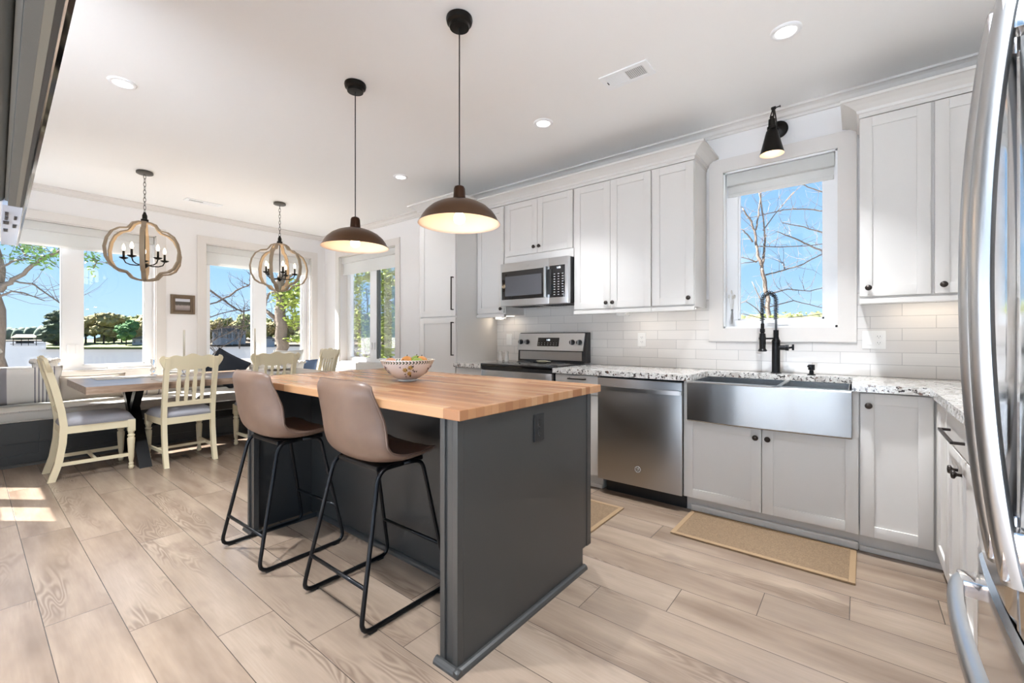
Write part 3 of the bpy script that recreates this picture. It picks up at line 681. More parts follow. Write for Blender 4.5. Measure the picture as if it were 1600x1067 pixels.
mb = MB(); mb.tube([(RX0+.05, 2.955, .80), (RX0+.05, 2.91, .80)], .008, 10); mb.tube([(RX1-.05, 2.955, .80), (RX1-.05, 2.91, .80)], .008, 10); mb.tube([(RX0+.03, 2.905, .80), (RX1-.03, 2.905, .80)], .013, 14); mb.build('oven_handle', M['steelh'], od, 40)
bx('storage_drawer', M['steel'], r, RX0, RX1, 2.955, 2.989, .035, .232, .006)
bgd = MB().prism([(3.505, .9255), (3.60, .9255), (3.60, 1.208), (3.545, 1.208), (3.512, 1.03)], 'x', RX0-.0, RX1+.0).build('backguard', M['blackpl'], r)
# steel control fascia leaning back
def lean(z): return 3.507 + (z-1.035)*.20
mb = MB()
mb.hexa([(RX0-.008, lean(1.035)-.006, 1.035), (RX1-.025, lean(1.035)-.006, 1.035), (RX1-.025, 3.53, 1.035), (RX0-.008, 3.53, 1.035), (RX0-.008+.004, lean(1.20)-.006, 1.20), (RX1-.020, lean(1.20)-.006, 1.20), (RX1-.020, 3.56, 1.20), (RX0-.004, 3.56, 1.20)])
fa = mb.build('control_fascia', M['steelh'], bgd)
bx('lower_strip', M['steeld'], bgd, RX0+.03, RX1-.035, 3.498, 3.506, .945, 1.025)
mb = MB(); sz = lambda z: lean(z)-.0065
mb.hexa([(-2.478, sz(1.075)-.003, 1.075), (-2.232, sz(1.075)-.003, 1.075), (-2.232, sz(1.075)+.003, 1.075), (-2.478, sz(1.075)+.003, 1.075), (-2.478, sz(1.158)-.003, 1.158), (-2.232, sz(1.158)-.003, 1.158), (-2.232, sz(1.158)+.003, 1.158), (-2.478, sz(1.158)+.003, 1.158)])
dp = mb.build('display', M['blackgl'], fa)
def text(parent, s, loc, size, m, rot=(PI/2, 0, 0), name='lettering'):
    cu = bpy.data.curves.new(name, 'FONT'); cu.body = s; cu.size = size; cu.extrude = .0004; cu.align_x = 'CENTER'; cu.align_y = 'CENTER'
    to = bpy.data.objects.new(name, cu); C.objects.link(to); dg = bpy.context.evaluated_depsgraph_get()
    me = bpy.data.meshes.new_from_object(to.evaluated_get(dg)); bpy.data.objects.remove(to); bpy.data.curves.remove(cu)
    o = bpy.data.objects.new(name, me); C.objects.link(o); me.materials.clear(); me.materials.append(m)
    me.transform(Matrix.Translation(Vector(loc)-ORG[parent.name]) @ Euler(rot).to_matrix().to_4x4()); o.parent = parent; ORG[o.name] = ORG[parent.name]; return o
text(fa, '1:08', (-2.355, sz(1.135)-.0045, 1.135), .024, M['disp'], name='clock_digits')
mb = MB()
for i in range(7):
    for j in range(2): x = -2.46+.034*i; z = 1.09+.017*j; mb.box(x-.005, x+.005, sz(z)-.0042, sz(z)-.003, z-.002, z+.002)
mb.build('button_marks', M['print'], fa)
for x in (-2.685, -2.605, -2.085, -2.01):
    z = 1.115; y = sz(z)
    mb = MB(); mb.lathe([(.026, 0), (.024, -.006), (.0225, -.022), (.0, -.024)], (x, y, z), 20, axis='y'); kn = mb.build('control_knob', M['blackpl'], fa, 35)
    mb = MB(); mb.box(x-.004, x+.004, y-.034, y-.023, z-.02, z+.02, .001); mb.build('knob_grip', M['steelh'], fa)
# spoon rest
MB().lathe([(.0, .0), (.03, 0), (.05, .010), (.055, .018), (.050, .017), (.03, .006), (.0, .005)], (-2.29, 3.32, .9262), 24).box(-2.27, -2.20, 3.31, 3.33, .938, .944, .002).build('spoon_rest', mat('cream_ceramic', srgb(206, 196, 170), .25), None, 40, label='small cream spoon rest on the black cooktop', cat='spoon rest')
for i, (x, lb) in enumerate(((-2.945, 'white ceramic shaker nearer the pantry, left of the range'), (-2.862, 'white ceramic shaker nearer the range, on the granite'))):
    MB().lathe([(.0, 0), (.024, 0), (.026, .01), (.020, .055), (.017, .075), (.021, .085), (.019, .10), (.0, .108)], (x, 3.50, .9145), 20).build('salt_shaker' if i == 0 else 'pepper_shaker', M['ceramic'], None, 40, label=lb, cat='shaker', group='shakers beside the range')

# ================================================================== microwave
r = empty('microwave_oven', (-2.32, 3.4, 1.457), 'stainless steel over-the-range microwave with black keypad', 'microwave')
MX0, MX1, MZ0, MZ1 = -2.694, -1.941, 1.457, 1.862
bx('body', M['blackpl'], r, MX0+.004, MX1-.002, 3.245, YB-.012, MZ0+.012, MZ1)
bx('vent_underside', M['steeld'], r, MX0+.03, MX1-.03, 3.26, 3.55, MZ0+.0, MZ0+.012)
mb = MB()
for x0 in (-2.62, -2.26):
    mb = MB(); mb.box(x0-.01, x0+.265, 3.29, 3.45, MZ0-.001, MZ0)
    for i in range(9): mb.box(x0+.03*i, x0+.015+.03*i, 3.3, 3.44, MZ0-.004, MZ0-.001)
    mb.build('grease_filter', M['blackpl'], r)
dr = bx('door', M['steelh'], r, MX0, -2.137, 3.203, 3.244, MZ0, MZ1, .004)
bx('door_glass', M['blackgl'], dr, -2.678, -2.183, 3.2005, 3.203, 1.517, 1.783, .001)
bx('window_mesh', mat('oven_window_grey', (.10, .10, .11), .12), dr, -2.635, -2.215, 3.1998, 3.2005, 1.55, 1.735)
mb = MB(); mb.prism([(-2.178, 3.203), (-2.178, 3.175), (-2.165, 3.168), (-2.15, 3.172), (-2.146, 3.203)], 'z', 1.515, 1.787); mb.build('door_handle', M['steelh'], dr, 30)
cp = bx('control_panel', M['steelh'], r, -2.1365, MX1, 3.203, 3.244, MZ0, MZ1, .004)
kp = bx('keypad', M['blackgl'], cp, -2.130, -1.972, 3.2000, 3.203, 1.512, 1.79, .001)
bx('handle_recess', M['blackpl'], cp, -2.143, -2.108, 3.194, 3.200, 1.54, 1.762, .002)
text(cp, '1:08', (-2.035, 3.1995, 1.768), .024, M['disp'], name='clock_digits')
mb = MB()
for j in range(9):
    for i in range(3): x = -2.078+.042*i; z = 1.535+.0225*j; mb.box(x-.008, x+.008, 3.1992, 3.2, z-.003, z+.003)
mb.build('key_legends', M['print'], cp)
emblem(dr, (-2.37, 3.202, 1.822), .014, M['print'])
# under-cabinet plug strips and lights
for x, lb in ((-1.602, 'white adapter plug under the cabinet right of the microwave'), (-2.99, 'white adapter plug under the narrow cabinet by the pantry')):
    r = empty('plug_adapter', (x, 3.56, 1.345), lb, 'plug', 'plug adapters under the wall cabinets')
    mb = MB().box(x-.045, x+.045, 3.52, 3.60, 1.351, 1.389, .004); mb.build('housing', M['plate'], r)
    MB().box(x-.02, x+.035, 3.50, 3.52, 1.346, 1.372, .003).build('plug', M['plate'], r)
    mb = MB(); mb.tube([(x+.03, 3.51, 1.36), (x+.06, 3.50, 1.345), (x+.09, 3.53, 1.37), (x+.11, 3.55, 1.388)], .0025, 6); mb.build('cable', M['plate'], r, True)
def under(x0, x1, label, y=3.44):
    r = empty('under_cabinet_light', ((x0+x1)/2, y, 1.375), label, 'light', 'light bars under the wall cabinets')
    bx('housing', M['plate'], r, x0, x1, y-.015, y+.015, 1.381, 1.3895); bx('diffuser', M['led'], r, x0+.005, x1-.005, y-.010, y+.010, 1.378, 1.381)
    ld = bpy.data.lights.new('light_bar', 'AREA'); ld.shape = 'RECTANGLE'; ld.size = x1-x0; ld.size_y = .02; ld.energy = P_UNDER*(x1-x0)/.3; ld.color = (1, .84, .66)
    lo = bpy.data.objects.new('lamp', ld); C.objects.link(lo); lo.parent = r; lo.location = (0, 0, .0)
under(-3.05, -2.76, 'lit light bar under the narrow wall cabinet by the pantry', 3.5)
under(-1.50, -1.27, 'lit light bar under the two-door wall cabinet')
under(-1.13, -.96, 'lit light bar under the single-door wall cabinet')
under(.16, .5, 'lit light bar under the wall cabinet right of the window', 3.5)
# outlets
def outlet(fr, u, z, d, label, gang='r', m=None, sm=None):
    m = m or M['plate']; sm = sm or M['slot']; n_ = len(gang); wd = .07+.046*(n_-1)
    o0 = fr @ Vector((u, d, z)); r = empty('wall_outlet', o0, label, 'outlet', None)
    mb = MB(); mb.M = fr; mb.box(u-wd/2, u+wd/2, d-.006, d, z-.058, z+.058, .002); mb.build('cover_plate', m, r)
    for i, k_ in enumerate(gang):
        uc = u-(n_-1)*.023+.046*i
        if k_ == 's':
            mb = MB(); mb.M = fr; mb.box(uc-.016, uc+.016, d-.009, d-.006, z-.033, z+.033, .001); mb.build('rocker_switch', m, r)
        else:
            mb = MB(); mb.M = fr
            for s in (-1, 1): mb.lathe([(.0165, -.006), (.0155, -.0085), (0, -.0085)], (uc, d, z+s*.02), 16, axis='y')
            mb.build('receptacle', m, r)
            mb = MB(); mb.M = fr
            for s in (-1, 1):
                for q in (-1, 1): mb.box(uc+q*.006-.001, uc+q*.006+.001, d-.0092, d-.0084, z+s*.02-.002, z+s*.02+.006)
                mb.lathe([(.0022, -.0084), (0, -.0092)], (uc, d, z+s*.02-.008), 8, axis='y')
            mb.build('slots', sm, r)
    return r
FT = Matrix(((1,0,0,0),(0,1,0,0),(0,0,1,0),(0,0,0,1)))
outlet(FT, -1.452, 1.142, yb-.0002, 'white duplex outlet on the tile between range and sink window')
outlet(FT, .076, 1.148, yb-.0002, 'white double plate with switch and outlet right of the sink window', 'sr')
outlet(FT, -2.909, 1.14, yb-.0002, 'white switch plate on the tile left of the range', 's')

# ================================================================== island
r = empty('kitchen_island', (-2.0, 1.6, 0), 'charcoal painted kitchen island with open knee space', 'kitchen island')
bx('cabinet_body', M['islandp'], r, -2.865, -1.112, 1.455, 2.005, .1, .8755)
bx('toe_kick', M['islandp'], r, -2.865, -1.112, 1.46, 1.93, 0, .1)
for nm, xa, xb in (('end_panel', -1.112, -1.0875), ('end_panel', -2.89, -2.866)):
    MB().prism([(1.09, 0), (1.935, 0), (1.935, .1), (2.01, .1), (2.01, .8755), (1.09, .8755)], 'x', xa, xb).build(nm, M['islandp'], r)
bx('seating_panel', M['islandp'], r, -2.865, -1.113, 1.44, 1.4545, 0, .8755)
# corner posts at the overhang
for xa, xb in ((-1.176, -1.0865), (-2.892, -2.80)):
    mb = MB(); mb.box(xa, xa+.024, 1.060, 1.0895, 0, .8755, .002); mb.box(xb-.024, xb, 1.060, 1.0895, 0, .8755, .002); mb.box(xa+.024, xb-.024, 1.068, 1.0895, 0, .8755)
    mb.box(xa, xa+.02, 1.0895, 1.44, 0, .8755) if xa < -2 else mb.box(xb-.004, xb, 1.0895, 1.115, 0.02, .8755)
    mb.build('corner_post', M['islandp'], r)
mb = MB(); mb.box(-1.176, -1.13, 1.0895, 1.44, 0, .8755); mb.build('overhang_side', M['islandp'], r)
mb = MB(); mb.box(-1.0895, -1.084, 1.975, 2.012, .1, .8755); mb.build('edge_strip', M['islandp'], r)
# quarter round shoe
def shoe(mb, p0, p1, nrm):
    p0, p1, nrm = Vector(p0), Vector(p1), Vector(nrm); pts = [(0, 0), (.022, 0), (.021, .008), (.016, .016), (.008, .021), (0, .022)]
    A = mb.vs([p0+nrm*a+Vector((0, 0, b)) for a, b in pts]); B = mb.vs([p1+nrm*a+Vector((0, 0, b)) for a, b in pts])
    mb.face(A); mb.face(B[::-1])
    for i in range(len(pts)): mb.face([A[i], B[i], B[(i+1) % 6], A[(i+1) % 6]])
mb = MB(); shoe(mb, (-1.0865, 1.038, 0), (-1.0865, 1.945, 0), (1, 0, 0)); shoe(mb, (-1.19, 1.0598, 0), (-1.065, 1.0598, 0), (0, -1, 0)); shoe(mb, (-2.8, 1.4398, 0), (-1.176, 1.4398, 0), (0, -1, 0))
shoe(mb, (-2.91, 1.0598, 0), (-2.79, 1.0598, 0), (0, -1, 0)); shoe(mb, (-2.7795, 1.06, 0), (-2.7795, 1.44, 0), (1, 0, 0)); mb.build('shoe_moulding', M['islandp'], r)
MB().box(-3.0, -1.068, 1.052, 2.095, .8765, .9145, .004).build('butcher_block_top', M['block'], None, label='warm butcher block worktop covering the charcoal island', cat='worktop')
FI = Matrix(((0,-1,0,0),(1,0,0,0),(0,0,1,0),(0,0,0,1)))   # u along +y, outwards d = -x
outlet(FI, 1.548, .775, 1.0870, 'dark duplex outlet on the island end panel', 'r', M['blackpl'], M['blackgl'])

# ================================================================== fruit bowl
bc = (-2.02, 1.575); BZ = .915
s_ = 1.0
MB().lathe([(.0, .004), (.050, .0), (.053, .004), (.050, .010), (.075, .022), (.108, .048), (.130, .078), (.143, .102), (.151, .117), (.155, .119), (.155, .123), (.149, .123), (.139, .108), (.124, .080), (.10, .052), (.06, .024), (.0, .016)], (bc[0], bc[1], BZ), 56).build(
    'fruit_bowl', M['bowl'], None, 35, label='white painted fruit bowl with leaf rim on the butcher block', cat='bowl')
bo = bpy.data.objects['fruit_bowl']
# painted flower spray, slightly raised glaze on the side facing the room
def flowers():
    cam_a = math.atan2(-bc[1], -bc[0]) ; P = MB(); L_ = MB(); B_ = MB()
    def surf(a, z, off=.0012):
        prof = [(.050, .010), (.075, .022), (.108, .048), (.130, .078), (.143, .102), (.151, .117)]
        for (r0, z0), (r1, z1) in zip(prof, prof[1:]):
            if z0 <= z <= z1: rr = r0+(r1-r0)*(z-z0)/(z1-z0); break
        else: rr = .14
        nz = -.35
        return Vector((bc[0]+(rr+off)*math.cos(a), bc[1]+(rr+off)*math.sin(a), BZ+z))
    rnd = random.Random(3)
    def disc(mb, a, z, s, n_=7, wob=.35):
        c = surf(a, z, .003); vs = []
        for i in range(n_*2):
            q = 2*PI*i/(n_*2); k_ = s*(1 if i % 2 else 1-wob)
            vs.append(surf(a+k_*math.cos(q)/.12, max(.012, min(.116, z+k_*math.sin(q))), .0018))
        V = mb.vs([c, *vs])
        for i in range(1, len(V)): mb.face([V[0], V[i], V[1 + i % (len(V)-1)]])
    for a0, sc2, full in ((cam_a+.05, 1, 1), (cam_a-1.15, .6, 0), (cam_a+1.2, .6, 0), (cam_a+2.4, .8, 1), (cam_a-2.4, .8, 1)):
        for da, z in ((-.16, .07), (.06, .083), (.03, .05)): disc(P if full else B_, a0+da*sc2, z, .013*sc2+.002)
        for i in range(16): disc(L_ if i % 3 else B_, a0+rnd.uniform(-.36, .36)*sc2, .062+rnd.uniform(-.032, .034)*sc2, .006*sc2+.001, 3, .6)
    P.build('painted_flower', mat('yellow_glaze', srgb(204, 172, 104), .2), bo); L_.build('painted_leaf', mat('dark_green_glaze', srgb(70, 78, 52), .2), bo); B_.build('painted_sprig', mat('violet_glaze', srgb(110, 92, 112), .2), bo)
flowers()
def fruit(x, y, z, r_, col, name, label, oblong=1):
    rt = empty(name, (bc[0]+x, bc[1]+y, BZ+z-r_), label, 'fruit', 'fruit in the painted bowl')
    mb = MB(); mb.ball((bc[0]+x, bc[1]+y, BZ+z), r_, 3, (oblong, 1, .93)); mb.build('skin', col, rt, True)
    mb = MB(); mb.tube([(bc[0]+x, bc[1]+y, BZ+z+r_*.85), (bc[0]+x+.004, bc[1]+y, BZ+z+r_*.85+.010)], .0022, 6); mb.build('stem', M['barkd'], rt)
mor = mat('orange_peel', srgb(222, 150, 78), .4, bump=(300, .3)); mgr = mat('green_apple_skin', srgb(142, 164, 72), .3, vary=.2); mre = mat('peach_skin', srgb(222, 160, 124), .5, vary=.2); mye = mat('yellow_apple_skin', srgb(218, 200, 110), .3, vary=.15)
for i, (x, y, z, rr, m_, nm, lb) in enumerate(((-.088, -.052, .098, .036, mre, 'peach', 'pinkish peach at the left rim of the bowl'), (-.030, .018, .108, .035, mor, 'orange', 'orange fruit left of centre in the bowl'), (.004, .060, .110, .036, mgr, 'green_apple', 'green apple behind the orange fruits in the bowl'), (.052, .058, .108, .036, mor, 'orange', 'larger-looking orange right of centre in the bowl'), (.088, .0, .104, .034, mgr, 'lime', 'round green lime at the right side of the bowl'), (.015, -.045, .085, .036, mye, 'yellow_apple', 'yellow apple low at the front of the bowl'))):
    fruit(x, y, z, rr, m_, nm, lb)

# ================================================================== bar stools
def rounded(pts, rad, n_=5):
    pts = [Vector(p) for p in pts]; out_ = [pts[0]]
    for a, b, c in zip(pts, pts[1:], pts[2:]):
        r_ = min(rad, (a-b).length*.45, (c-b).length*.45); p = b+(a-b).normalized()*r_; q = b+(c-b).normalized()*r_
        for i in range(n_+1): t_ = i/n_; out_.append(p*(1-t_)**2+b*2*t_*(1-t_)+q*t_**2)
    out_.append(pts[-1]); return out_
def make_stool(label):
    r = empty('bar_stool', (0, 0, 0), label, 'bar stool', 'bar stools at the island')
    prof = [(-.185, .985), (-.186, .93), (-.178, .84), (-.165, .755), (-.140, .695), (-.095, .660), (-.02, .648), (.07, .648), (.145, .655), (.195, .650), (.205, .640)]
    PL = [0]
    for a, b in zip(prof, prof[1:]): PL.append(PL[-1]+math.dist(a, b))
    def pp(s_):
        s_ = max(0, min(1, s_))*PL[-1]
        for i in range(len(PL)-1):
            if s_ <= PL[i+1]+1e-9: k_ = (s_-PL[i])/(PL[i+1]-PL[i]); return (prof[i][0]*(1-k_)+prof[i+1][0]*k_, prof[i][1]*(1-k_)+prof[i+1][1]*k_)
        return prof[-1]
    def psm(s_):
        a = [pp(s_+d) for d in (-.03, -.015, 0, .015, .03)] if .03 < s_ < .97 else [pp(s_)]
        return sum(q[0] for q in a)/len(a), sum(q[1] for q in a)/len(a)
    def fn(u, v_):
        v = v_*2-1; c0 = .032*abs(v)**9; c1 = .07*abs(v)**5; s_ = c0+u*(1-c0-c1)
        y, z = psm(s_); y2, z2 = psm(min(1, s_+.02)); y1, z1 = psm(max(0, s_-.02)); d = Vector((0, y2-y1, z2-z1)).normalized()
        nn = Vector((0, -d.z, d.y))   # inner normal: +y on the back, +z on the seat
        k_ = min(1, s_/.55); wd = .198+.032*math.sin(PI/2*k_) - .02*max(0, (s_-.75)/.25)
        curl = .016 + .052*math.exp(-((s_-.30)/.22)**2)
        return (Vector((v*wd, y, z)) + nn*curl*abs(v)**2.4, nn)
    def th(u, v_):
        v = abs(v_*2-1); return .034*(1-v**6*.55)*min(1, (u*14+.45), ((1-u)*14+.45))
    mb = MB(); mb.shell(fn, 36, 22, th); mb.build('seat_shell', M['leather'], r, 60)
    # edge piping
    ed = []; n_ = 36
    for i in range(n_+1): p_, q_ = fn(i/n_, 0); ed.append(p_-q_*th(i/n_, 0)*.5)
    for j in range(1, 23): p_, q_ = fn(1, j/22); ed.append(p_-q_*th(1, j/22)*.5)
    for i in range(n_-1, -1, -1): p_, q_ = fn(i/n_, 1); ed.append(p_-q_*th(i/n_, 1)*.5)
    for j in range(21, 0, -1): p_, q_ = fn(0, j/22); ed.append(p_-q_*th(0, j/22)*.5)
    mb = MB(); mb.tube(ed, .0045, 6, closed=True); mb.build('piping', M['leather2'], r, True)
    mb = MB(); mb.box(-.15, .15, -.10, .15, .598, .620, .006); mb.build('seat_plate', M['black'], r)
    for s in (-1, 1):
        loop = [(s*.17, .02, .612), (s*.172, -.105, .612), (s*.232, -.228, .012), (s*.232, .232, .012), (s*.182, .115, .612), (s*.17, .02, .612)]
        mb = MB(); mb.tube(rounded(loop, .055), .0095, 12); mb.build('leg_frame', M['black'], r, True)
        for y in (-.175, .18): bx('foot_pad', M['blackpl'], r, s*.232-.009, s*.232+.009, y-.017, y+.017, 0, .006)
    def onleg(top, bot, z): k_ = (z-bot[2])/(top[2]-bot[2]); return tuple(bot[i]+(top[i]-bot[i])*k_ for i in range(3))
    for top, bot, z in (((.172, -.105, .612), (.232, -.228, .012), .172), ((.182, .115, .612), (.232, .232, .012), .21)):
        a = onleg(top, bot, z); mb = MB(); mb.tube([(-a[0], a[1], z), (a[0], a[1], z)], .008, 12); mb.build('footrest_bar', M['black'], r, True)
    return r
stool = make_stool('taupe leather bar stool nearest the camera at the island'); stool.location = (-1.735, 1.175, 0)
s2 = copy_tree(stool, label='taupe leather bar stool farther left, nearer the dining chairs'); s2.location = (-2.53, 1.11, 0); s2.rotation_euler = (0, 0, math.radians(1.5))

# ================================================================== pendants
def pendant(label):
    r = empty('pendant_lamp', (0, 0, 1.73), label, 'pendant lamp', 'bronze pendants over the island')
    Z = 0
    MB().lathe([(.0, CZ-.002), (.064, CZ-.002), (.066, CZ-.012), (.062, CZ-.028), (.050, CZ-.036), (.048, CZ-.052), (.0, CZ-.054)], (0, 0, 0), 32).build('canopy', M['iron'], r, 35)
    MB().cyl((0, 0, 1.91), (0, 0, CZ-.05), .0032, seg=8).build('cord', M['cord'], r, True)
    MB().lathe([(.0, 1.922), (.010, 1.922), (.023, 1.916), (.028, 1.905), (.030, 1.875), (.032, 1.848)], (0, 0, 0), 28).build('neck', M['bronzedk'], r, 40)
    outp = [(.030, 1.850), (.040, 1.846), (.070, 1.842), (.105, 1.830), (.140, 1.811), (.168, 1.786), (.186, 1.760), (.194, 1.742), (.203, 1.732), (.2045, 1.729)]
    inp_ = [(.2025, 1.7285), (.192, 1.740), (.183, 1.758), (.165, 1.783), (.138, 1.8075), (.104, 1.8265), (.069, 1.8385), (.030, 1.842)]
    MB().lathe(outp, (0, 0, 0), 56, caps=False).build('shade', M['bronze'], r, True)
    MB().lathe([(.2045, 1.729)]+inp_+[(.0, 1.842)], (0, 0, 0), 56, caps=False).build('shade_lining', M['shadein'], r, True)
    MB().lathe([(.0, 1.842), (.018, 1.842), (.018, 1.80), (.0, 1.80)], (0, 0, 0), 16).build('lamp_socket', M['bronzedk'], r, True)
    MB().lathe([(.0, 1.80), (.012, 1.80), (.015, 1.79), (.026, 1.772), (.030, 1.757), (.026, 1.741), (.014, 1.731), (.0, 1.728)], (0, 0, 0), 20).build('bulb', M['bulb'], r, True)
    ld = bpy.data.lights.new('pendant_light', 'POINT'); ld.energy = P_PEND; ld.color = (1, .66, .38); ld.shadow_soft_size = .032
    lo = bpy.data.objects.new('lamp', ld); C.objects.link(lo); lo.parent = r; lo.location = (0, 0, -.012+.03)
    return r
p1 = pendant('bronze pendant lamp over the island, the nearer and larger-looking one'); p1.location = (-1.56, 1.535, 1.73)
p2 = copy_tree(p1, label='bronze pendant lamp over the island, the one nearer the dining nook'); p2.location = (-2.48, 1.527, 1.73)

# ================================================================== chandeliers
def chandelier(label):
    r = empty('orb_chandelier', (0, 0, 1.70), label, 'chandelier', 'wooden orb chandeliers over the dining table')
    MB().lathe([(.0, CZ-.001), (.062, CZ-.001), (.066, CZ-.008), (.066, CZ-.022), (.060, CZ-.026), (.0, CZ-.028)], (0, 0, 0), 32).build('canopy', M['ringc'], r, 35)
    z = CZ-.03; i = 0
    mb = MB()
    while z > 2.36:
        a = PI/2*(i % 2); q = [Vector((math.cos(a)*.010*math.cos(t), math.sin(a)*.010*math.cos(t), z-.021+.024*math.sin(t))) for t in (2*PI*j/12 for j in range(12))]
        mb.tube(q, .0023, 5, closed=True); z -= .037; i += 1
    mb.build('chain', M['ringc'], r, True)
    MB().lathe([(.0, 2.37), (.008, 2.368), (.016, 2.345), (.020, 2.335), (.020, 2.300), (.030, 2.297), (.030, 2.262), (.0, 2.260)], (0, 0, 0), 20).build('top_finial', M['iron'], r, 35)
    P = [(.0, 2.276), (.06, 2.272), (.098, 2.255), (.122, 2.218), (.142, 2.196), (.205, 2.182), (.262, 2.140), (.300, 2.070), (.318, 1.985), (.308, 1.895), (.268, 1.820), (.215, 1.785), (.150, 1.772), (.132, 1.750), (.110, 1.722), (.060, 1.706), (.0, 1.700)]
    # smooth the profile a little
    Q = []
    for a, b in zip(P, P[1:]):
        for k_ in range(3): Q.append((a[0]+(b[0]-a[0])*k_/3, a[1]+(b[1]-a[1])*k_/3))
    Q.append(P[-1]); full = [(x, zz) for x, zz in Q] + [(-x, zz) for x, zz in Q[::-1][1:-1]]
    for k_ in range(3):
        a = math.radians(60*k_); u = Vector((math.cos(a), math.sin(a), 0)); w_ = Vector((-u.y, u.x, 0)); n_ = len(full); mb = MB(); off = .0012*k_
        rows = []
        for (dw, ins) in ((-.018, 0), (.018, 0), (.018, .013), (-.018, .013)):
            row = []
            for i in range(n_):
                pa, pb = full[i-1], full[(i+1) % n_]; tx, tz = pb[0]-pa[0], pb[1]-pa[1]; l_ = math.hypot(tx, tz) or 1
                nx, nz_ = tz/l_, -tx/l_
                x, zz = full[i][0]+nx*(ins+off), full[i][1]+nz_*(ins+off); row.append(u*x + w_*dw + Vector((0, 0, zz)))
            rows.append(row)
        mb.grid(rows+[rows[0]], closed_u=True); mb.build('wooden_ring', M['ring'], r, 50)
    MB().cyl((0, 0, 2.27), (0, 0, 1.84), .0055, seg=10).lathe([(.0, 1.88), (.028, 1.874), (.034, 1.86), (.028, 1.845), (.012, 1.83), (.0, 1.822)], (0, 0, 0), 18).build('centre_stem', M['iron'], r, 35)
    for i in range(5):
        a = 2*PI*i/5+.5; u = Vector((math.cos(a), math.sin(a), 0)); f = lambda rr, zz: u*rr+Vector((0, 0, zz))
        mb = MB(); mb.tube([f(.02, 1.86), f(.06, 1.852), f(.11, 1.856), (f(.145, 1.872)), f(.160, 1.905)], .0055, 8); c_ = f(.160, 0)
        mb.lathe([(.0, 1.902), (.012, 1.904), (.03, 1.914), (.036, 1.922), (.032, 1.921), (.0, 1.916)], (c_.x, c_.y, 0), 18); am = mb.build('candle_arm', M['iron'], r, 40)
        MB().lathe([(.0, 1.917), (.0095, 1.917), (.0095, 1.985), (.0, 1.985)], (c_.x, c_.y, 0), 12).build('candle_sleeve', M['iron'], am, True)
        MB().lathe([(.0, 1.985), (.007, 1.986), (.014, 2.003), (.013, 2.02), (.007, 2.04), (.0, 2.052)], (c_.x, c_.y, 0), 12).build('flame_bulb', M['candle'], am, True)
    ld = bpy.data.lights.new('chandelier_light', 'POINT'); ld.energy = P_CHAND*5; ld.color = (1, .78, .52); ld.shadow_soft_size = .12
    lo = bpy.data.objects.new('lamp', ld); C.objects.link(lo); lo.parent = r; lo.location = (0, 0, 2.02-1.70)
    return r
c1 = chandelier('weathered wood orb chandelier nearer the camera, left side of the picture'); c1.location = (-5.385, 1.072, 1.70); c1.rotation_euler = (0, 0, math.radians(-75))
c2 = copy_tree(c1, label='weathered wood orb chandelier farther from the camera, nearer the pantry wall'); c2.location = (-5.39, 2.325, 1.70); c2.rotation_euler = (0, 0, math.radians(-40))
# ================================================================== sconce over the sink
r = empty('wall_sconce', (-.446, YB, 2.634), 'black articulated wall sconce above the sink window', 'wall lamp')
MB().lathe([(.060, -.0005), (.060, -.012), (.054, -.018), (.030, -.020), (.020, -.028), (.0, -.030)], (-.446, YB-.0205, 2.634), 32, axis='y').build('backplate', M['iron'], r, 35)
TP = Vector((-.447, 3.375, 2.70)); SK = Vector((-.450, 3.325, 2.60))
mb = MB(); mb.tube([(-.446, YB-.04, 2.634), (-.446, 3.47, 2.60)], .0075, 10); mb.ball((-.446, 3.47, 2.60), .014, 2)
for s in (-1, 1): mb.tube([(-.446+s*.009, 3.47, 2.60), (TP.x+s*.004, TP.y, TP.z)], .004, 8); mb.tube([(TP.x+s*.004, TP.y, TP.z), (SK.x+s*.010, SK.y, SK.z+.02)], .004, 8)
mb.lathe([(.009, -.014), (.011, -.006), (.011, .006), (.009, .014)], tuple(TP), 14, axis='x'); mb.tube([TP+Vector((.01, 0, 0)), TP+Vector((.034, 0, .002))], .004, 8); mb.ball(tuple(TP+Vector((.037, 0, .002))), .008, 2, (.5, 1, 1)); mb.build('swing_arm', M['iron'], r, 35)
MB().lathe([(.0, .028), (.010, .026), (.012, .01), (.020, .006), (.0215, -.040), (.028, -.044), (.028, -.058), (.024, -.060), (.0, -.062)], tuple(SK), 24).build('socket_cup', M['iron'], r, 35)
zt = SK.z-.06
MB().lathe([(.024, zt), (.033, zt-.012), (.038, zt-.03), (.055, zt-.10), (.069, zt-.155), (.071, zt-.165)], (SK.x, SK.y, 0), 40, caps=False).build('shade', M['iron'], r, True)
MB().lathe([(.071, zt-.165), (.0675, zt-.160), (.0535, zt-.10), (.0365, zt-.03), (.024, zt-.004), (.0, zt-.004)], (SK.x, SK.y, 0), 40, caps=False).build('shade_lining', M['shadein'], r, True)
MB().lathe([(.0, zt-.01), (.012, zt-.012), (.014, zt-.04), (.024, zt-.07), (.026, zt-.09), (.018, zt-.108), (.0, zt-.114)], (SK.x, SK.y, 0), 18).build('bulb', M['bulb'], r, True)
ld = bpy.data.lights.new('sconce_light', 'POINT'); ld.energy = P_SCONCE; ld.color = (1, .82, .6); ld.shadow_soft_size = .02
lo = bpy.data.objects.new('lamp', ld); C.objects.link(lo); lo.parent = r; lo.location = Vector((SK.x, SK.y, zt-.085))-Vector((-.446, YB, 2.634))

